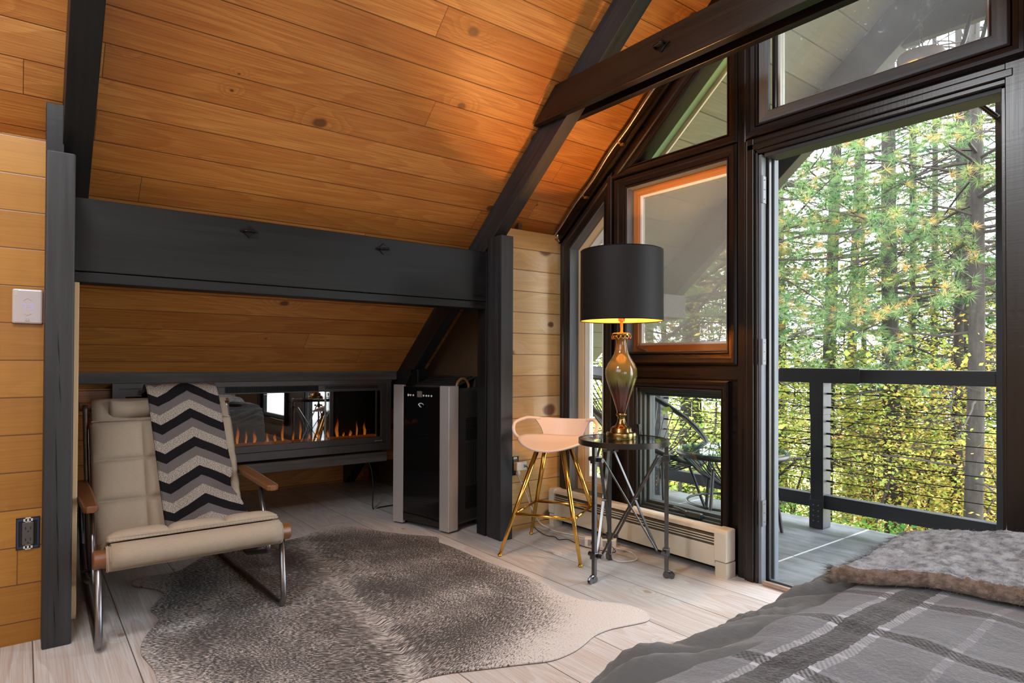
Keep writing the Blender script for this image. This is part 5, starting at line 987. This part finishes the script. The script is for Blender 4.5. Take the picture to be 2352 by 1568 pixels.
M['gleaf'] = leafmat('green_shrub_leaves', [(0.0, (0.05, 0.16, 0.035)), (0.5, (0.13, 0.28, 0.05)), (0.85, (0.28, 0.38, 0.06)), (1.0, (0.52, 0.42, 0.06))])
a = N('conifer_bark'); f = a.noise(a.comb(0, 0, 0) if False else a.obj(), 9, 6, 0.7); u, v = a.uv(); st = a.noise(a.comb(a.math('MULTIPLY', u, 4), a.math('MULTIPLY', v, 22)), 1.0, 4, 0.6)
a.p(Base_Color=a.ramp(a.math('ADD', a.math('MULTIPLY', f, 0.5), a.math('MULTIPLY', st, 0.5)), [(0.3, (0.011, 0.009, 0.0075)), (0.55, (0.032, 0.025, 0.020)), (0.75, (0.055, 0.053, 0.042))]), Roughness=0.95); a.bump(st, 0.6, 0.02); M['bark'] = a.m
M['twig'] = plain('dark_twig', (0.035, 0.027, 0.023), 0.9, 0, 0.3)
class Leaves:
    """fast collector of leaf blades; uv.x carries each blade's own tint"""
    def __init__(s): s.v = []; s.f = []; s.uv = []
    def tri(s, p, d, side, c):
        i = len(s.v); s.v += [p - side, p + side, p + d]; s.f.append((i, i + 1, i + 2)); s.uv += [(c, 0.5)] * 3
    def tuft(s, p, dirn, n, L, c, w, rnd):
        for _ in range(n):
            d = (dirn * 0.75 + Vector((rnd.gauss(0, 1), rnd.gauss(0, 1), rnd.gauss(0, 1))) * 0.55).normalized() * L * rnd.uniform(0.6, 1.1)
            sd = d.cross(Vector((rnd.gauss(0, 1), rnd.gauss(0, 1), rnd.gauss(0, 1))))
            if sd.length < 1e-6: continue
            s.tri(p, d, sd.normalized() * w, min(1, max(0, c + rnd.gauss(0, 0.13))))
    def leaf(s, p, sz, c, rnd):
        a = Vector((rnd.gauss(0, 1), rnd.gauss(0, 1), rnd.gauss(0, 0.5))).normalized() * sz; bb = a.cross(Vector((rnd.gauss(0, 0.5), rnd.gauss(0, 0.5), 1)))
        if bb.length < 1e-6: return
        bb = bb.normalized() * sz * 0.34; i = len(s.v); m = p + a * 0.45
        s.v += [p, m + bb, p + a, m - bb]; s.f.append((i, i + 1, i + 2, i + 3)); c = min(1, max(0, c)); s.uv += [(c, 0.5)] * 4
    def build(s, nm, mat, par):
        me = bpy.data.meshes.new(nm); me.from_pydata([tuple(p) for p in s.v], [], s.f); ul = me.uv_layers.new(name='UVMap'); ul.data.foreach_set('uv', [q for c in s.uv for q in c]); me.materials.append(mat)
        o = bpy.data.objects.new(nm, me); COL.objects.link(o); o.parent = par; o['kind'] = 'stuff'; return o
def limb(tb, p, d, L, r, rnd, droop=0.0, seg=5, sides=5):
    P = [p]; dd = d.normalized(); wob = Vector((rnd.gauss(0, 0.12), rnd.gauss(0, 0.12), rnd.gauss(0, 0.12)))
    for k in range(seg): dd = (dd + wob * 0.5 + Vector((rnd.gauss(0, 0.10), rnd.gauss(0, 0.10), rnd.gauss(0, 0.08) - droop / seg))).normalized(); P.append(P[-1] + dd * L / seg)
    tb.tube(P, [r * (1 - 0.8 * k / seg) for k in range(seg + 1)], sides, caps=False); return P
def conifer(name, label, seed, H, r, dead, live, z_live, L0=1.9, tuft=16, nl=0.10, group=None, w=0.0035, tone=0.35, lean=0.02, z_hi=1.0):
    rnd = random.Random(seed); T = thing(name, label, 'tree', (0, 0, 0), 0, group); tb = B(); P = []
    for k in range(13): t = k / 12; P.append(Vector((lean * H * t + 0.06 * sin(3 * t + seed), 0.06 * cos(4 * t + seed), H * t)))
    tb.tube(P, [r * (1.05 - 0.72 * k / 12) for k in range(13)], 12, caps=False); tb.build('trunk', M['bark'], T, smooth=True)
    def on(z): t = z / H * 12; k = min(11, int(t)); return P[k].lerp(P[k + 1], t - k)
    bb = B()
    for _ in range(dead):
        z = rnd.uniform(0.14, 0.97) * H; an = rnd.uniform(0, 2 * pi); L = rnd.uniform(0.4, 1.0) * L0; Q = limb(bb, on(z), Vector((cos(an), sin(an), rnd.uniform(-0.25, 0.3))), L, 0.012 + 0.012 * rnd.random(), rnd, 0.25)
        for k in range(2, 6):
            for _2 in range(rnd.choice((1, 2))): a2 = an + rnd.choice((-1, 1)) * rnd.uniform(0.4, 1.2); limb(bb, Q[k], Vector((cos(a2), sin(a2), rnd.uniform(-0.4, 0.3))), L * rnd.uniform(0.15, 0.42), 0.0055, rnd, 0.2, 3, 3)
    lf = Leaves()
    for _ in range(live):
        z = rnd.uniform(z_live, z_hi) * H; an = rnd.uniform(0, 2 * pi); L = L0 * (0.55 + 0.75 * (1 - z / H)) * rnd.uniform(0.7, 1.2); Q = limb(bb, on(z), Vector((cos(an), sin(an), rnd.uniform(-0.05, 0.35))), L, 0.016 + 0.01 * rnd.random(), rnd, 0.35, 7)
        bt = tone + rnd.gauss(0, 0.10)
        for k in range(2, 8):
            for _2 in range(3):
                a2 = an + rnd.choice((-1, 1)) * rnd.uniform(0.3, 1.1); S = limb(bb, Q[k], Vector((cos(a2), sin(a2), rnd.uniform(-0.25, 0.25))), L * rnd.uniform(0.14, 0.34), 0.004, rnd, 0.1, 3, 3)
                for j in (1, 2, 3):
                    dr = (S[j] - S[j - 1]).normalized(); c = bt + (0.36 if rnd.random() < 0.13 else 0) + rnd.gauss(0, 0.06); lf.tuft(S[j], dr, tuft, nl, c, w, rnd)
    bb.build('branches', M['twig'], T, fix=False)['kind'] = 'stuff'
    if lf.f: lf.build('needles', M['needle'], T)
    return T
def broadleaf(name, label, cat, seed, H, n_st, nb, nleaf, sz, mat, tone, spread=0.9, group=None, r=0.03, zlo=0.2, up=0.5):
    rnd = random.Random(seed); T = thing(name, label, cat, (0, 0, 0), 0, group); tb = B(); lf = Leaves()
    for s_ in range(n_st):
        an = rnd.uniform(0, 2 * pi); base = Vector((0.12 * cos(an) * (n_st > 1), 0.12 * sin(an) * (n_st > 1), 0)); Q = limb(tb, base, Vector((0.22 * cos(an), 0.22 * sin(an), 1)), H * rnd.uniform(0.8, 1.05), r, rnd, 0.0, 8, 7)
        for _ in range(nb):
            k = rnd.randint(max(1, int(zlo * 8)), 8); a2 = rnd.uniform(0, 2 * pi); S = limb(tb, Q[k], Vector((cos(a2), sin(a2), rnd.uniform(-0.2, up))), spread * rnd.uniform(0.4, 1.1), r * 0.25, rnd, 0.15, 4, 4); bt = tone + rnd.gauss(0, 0.12)
            for _2 in range(nleaf):
                j = rnd.randint(1, 4); p = S[j] + Vector((rnd.gauss(0, 1), rnd.gauss(0, 1), rnd.gauss(0, 0.55))) * spread * 0.17; lf.leaf(p, sz * rnd.uniform(0.6, 1.2), bt + rnd.gauss(0, 0.13), rnd)
    tb.build('stems', M['twig'], T, fix=False, smooth=True); lf.build('leaves', mat, T); return T
first = {}
def put(key, maker, x, y, rz=0.0, sc=1.0, label=None, dz=0.0):
    o = first.get(key)
    if o is None: o = first[key] = maker()
    else: o = copy_tree(o)
    o.location = (x, y, gz(x, y) - 0.05 + dz); o.rotation_euler = (0, 0, rz); o.scale = (sc, sc, sc)
    if label: o['label'] = label
    return o
G1, G2, G3, G4 = 'bare trunked pines in the woods', 'young yellow leaved trees in the woods', 'green shrubs below the deck', 'leafy pines near the deck'
SHL = 'slender pine with dead side branches deep in the woods'
mkA = lambda: conifer('pine_tree', SHL, 11, 15.0, 0.13, 84, 12, 0.27, 2.3, 20, 0.13, G1, 0.0042, 0.36, 0.02, 0.52)
mkB = lambda: conifer('pine_tree', SHL, 23, 14.0, 0.085, 84, 9, 0.27, 1.9, 20, 0.13, G1, 0.0042, 0.40, -0.015, 0.5)
mkC = lambda: conifer('pine_tree', SHL, 37, 16.0, 0.165, 76, 11, 0.28, 2.6, 20, 0.14, G1, 0.0048, 0.36, 0.01, 0.55)
# dir(px) * distance: stands of trunks seen through the doorway and the windows
put('A', mkA, -5.7, 11.7, 0.3, 1.0, 'pale brown pine trunk left of centre in the doorway view')
put('A', mkA, -4.35, 11.2, 2.1, 1.1, 'tall brown pine trunk in the middle of the doorway view')
put('C', mkC, -4.1, 13.4, 0.9, 1.0, 'stout mossy pine trunk toward the right of the doorway view')
for x, y, rz, s_, k in ((-6.6, 15.6, 1.2, 0.9, 'B'), (-5.9, 17.0, 4.0, 1.1, 'B'), (-7.9, 14.0, 2.2, 1.0, 'B'), (-3.5, 11.2, 5.0, 0.9, 'B'), (-8.8, 19.5, 0.5, 1.2, 'A'), (-6.2, 21.5, 3.3, 1.15, 'C'), (-10.2, 16.5, 2.6, 1.0, 'A'), (-4.7, 19.0, 1.9, 1.05, 'B'), (-11.6, 20.5, 5.2, 1.2, 'C'), (-8.4, 10.6, 1.0, 0.85, 'B'), (-10.2, 12.2, 3.9, 0.95, 'A'), (-13.5, 14.0, 0.2, 1.0, 'C'), (-12.4, 10.6, 2.9, 0.9, 'B'), (-3.0, 15.5, 0.7, 1.0, 'A'), (-1.6, 13.0, 2.3, 1.0, 'C'), (-7.2, 25.5, 1.4, 1.2, 'B'), (-10.0, 27.0, 5.6, 1.3, 'A'), (-4.2, 25.0, 2.5, 1.2, 'A'), (-14.8, 24.0, 0.8, 1.3, 'A'), (-5.2, 14.4, 5.9, 0.85, 'B')):
    put(k, {'A': mkA, 'B': mkB, 'C': mkC}[k], x, y, rz, s_, SHL)
mkN = lambda: conifer('pine_tree', 'leafy pine with sweeping green and orange boughs at the right of the doorway', 51, 10.5, 0.11, 22, 34, 0.40, 2.6, 36, 0.12, G4, 0.0036, 0.38, 0.0, 0.62)
put('N', mkN, -2.75, 9.3, 1.3, 1.0)
put('N', mkN, -4.75, 7.9, 4.1, 0.95, 'leafy pine with green and orange boughs just left of the doorway view')
lb = first['N']; lt_ = [o for o in COL.objects if o.get('label', '').startswith('leafy pine with green and orange boughs just left')][0]
LW = Vector(lt_.location); tb = B(); rq = random.Random(3); PL = [Vector(q) - LW for q in ((-4.72, 7.9, 3.0), (-4.35, 7.75, 2.55), (-3.9, 7.6, 1.95), (-3.45, 7.5, 1.55), (-3.0, 7.45, 1.30), (-2.55, 7.4, 1.22), (-2.2, 7.4, 1.25))]
SP = smoothpath(PL, 4); tb.tube(SP, [0.034 * (1 - 0.75 * k / (len(SP) - 1)) for k in range(len(SP))], 7, caps=False)
for k in range(5, len(SP)):
    for _ in range(2): limb(tb, SP[k], Vector((rq.uniform(-0.3, 1), rq.uniform(-0.6, 0.6), rq.uniform(-0.7, 0.8))), rq.uniform(0.2, 0.8), 0.007, rq, 0.1, 4, 4)
tb.build('long_limb', M['twig'], lt_, smooth=True, fix=False)
put('N', mkN, -6.7, 8.9, 2.6, 1.0, 'leafy pine filling the screened window view')
put('N', mkN, -7.4, 10.2, 5.1, 1.0, 'leafy pine behind another one in the screened window view')
put('N', mkN, -3.6, 16.8, 0.4, 1.1, 'leafy pine standing behind the stout mossy trunk')
mkY = lambda: broadleaf('young_maple', 'young tree with yellow leaves among the pine trunks', 'tree', 71, 4.6, 2, 30, 64, 0.066, M['yleaf'], 0.40, 1.45, G2, 0.028, 0.12)
mkO = lambda: broadleaf('young_maple', 'young tree with orange leaves among the pine trunks', 'tree', 77, 3.9, 2, 30, 64, 0.062, M['yleaf'], 0.66, 1.4, 'young orange leaved trees in the woods', 0.028, 0.12)
for x, y, rz, s_ in ((-3.3, 10.0, 0.3, 0.95), (-2.6, 10.8, 2.0, 1.0), (-3.9, 12.0, 4.0, 1.05), (-5.6, 12.6, 1.0, 1.1), (-2.6, 13.2, 3.0, 1.2)): put('O', mkO, x, y, rz, s_, 'young tree with orange leaves among the pine trunks')
for x, y, rz, s_ in ((-4.0, 9.6, 0.0, 0.95), (-5.4, 10.6, 1.1, 1.0), (-6.9, 12.6, 3.2, 1.1), (-4.6, 12.8, 0.7, 1.15), (-5.0, 15.0, 5.1, 1.2), (-7.2, 9.4, 2.0, 0.85), (-8.6, 12.4, 0.4, 1.0), (-6.8, 18.5, 1.6, 1.3), (-4.4, 17.0, 3.8, 1.2), (-9.8, 9.2, 2.9, 0.9), (-11.2, 13.2, 1.5, 1.1), (-2.4, 12.4, 2.2, 1.1), (-9.4, 22.0, 0.9, 1.4), (-6.4, 10.4, 2.7, 1.3), (-7.6, 10.8, 4.9, 1.35), (-5.7, 8.8, 1.9, 1.15), (-5.9, 7.7, 3.5, 1.2), (-6.9, 7.9, 0.8, 1.2), (-5.2, 13.4, 0.9, 1.5), (-3.7, 14.6, 2.9, 1.55), (-6.6, 14.2, 4.6, 1.5), (-4.9, 17.6, 1.9, 1.7), (-8.2, 16.4, 3.4, 1.6)):
    put('Y', mkY, x, y, rz, s_, 'young tree with yellow leaves among the pine trunks')
mkG = lambda: broadleaf('green_shrub', 'leafy green shrub below the deck edge', 'shrub', 91, 1.5, 6, 14, 60, 0.060, M['gleaf'], 0.45, 0.62, G3, 0.014, 0.1)
for x, y, rz, s_ in ((-2.3, 6.2, 0, 1.1), (-3.1, 6.5, 1.2, 1.15), (-3.9, 6.2, 2.0, 1.1), (-4.9, 6.4, 3.0, 1.2), (-5.8, 6.0, 0.6, 1.1), (-6.8, 6.4, 4.0, 1.2), (-7.8, 6.0, 1.9, 1.1), (-2.0, 7.6, 2.2, 1.3), (-2.9, 7.9, 3.3, 1.3), (-4.2, 7.6, 5.0, 1.3), (-5.3, 7.7, 0.2, 1.3), (-6.6, 7.9, 1.4, 1.3), (-3.4, 5.5, 0.9, 0.95), (-2.5, 5.4, 2.9, 0.9), (-4.4, 5.4, 4.2, 0.95), (-5.3, 5.3, 5.3, 0.9), (-1.4, 6.3, 1.0, 1.1)):
    put('G', mkG, x, y, rz, s_, 'leafy green shrub below the deck edge')
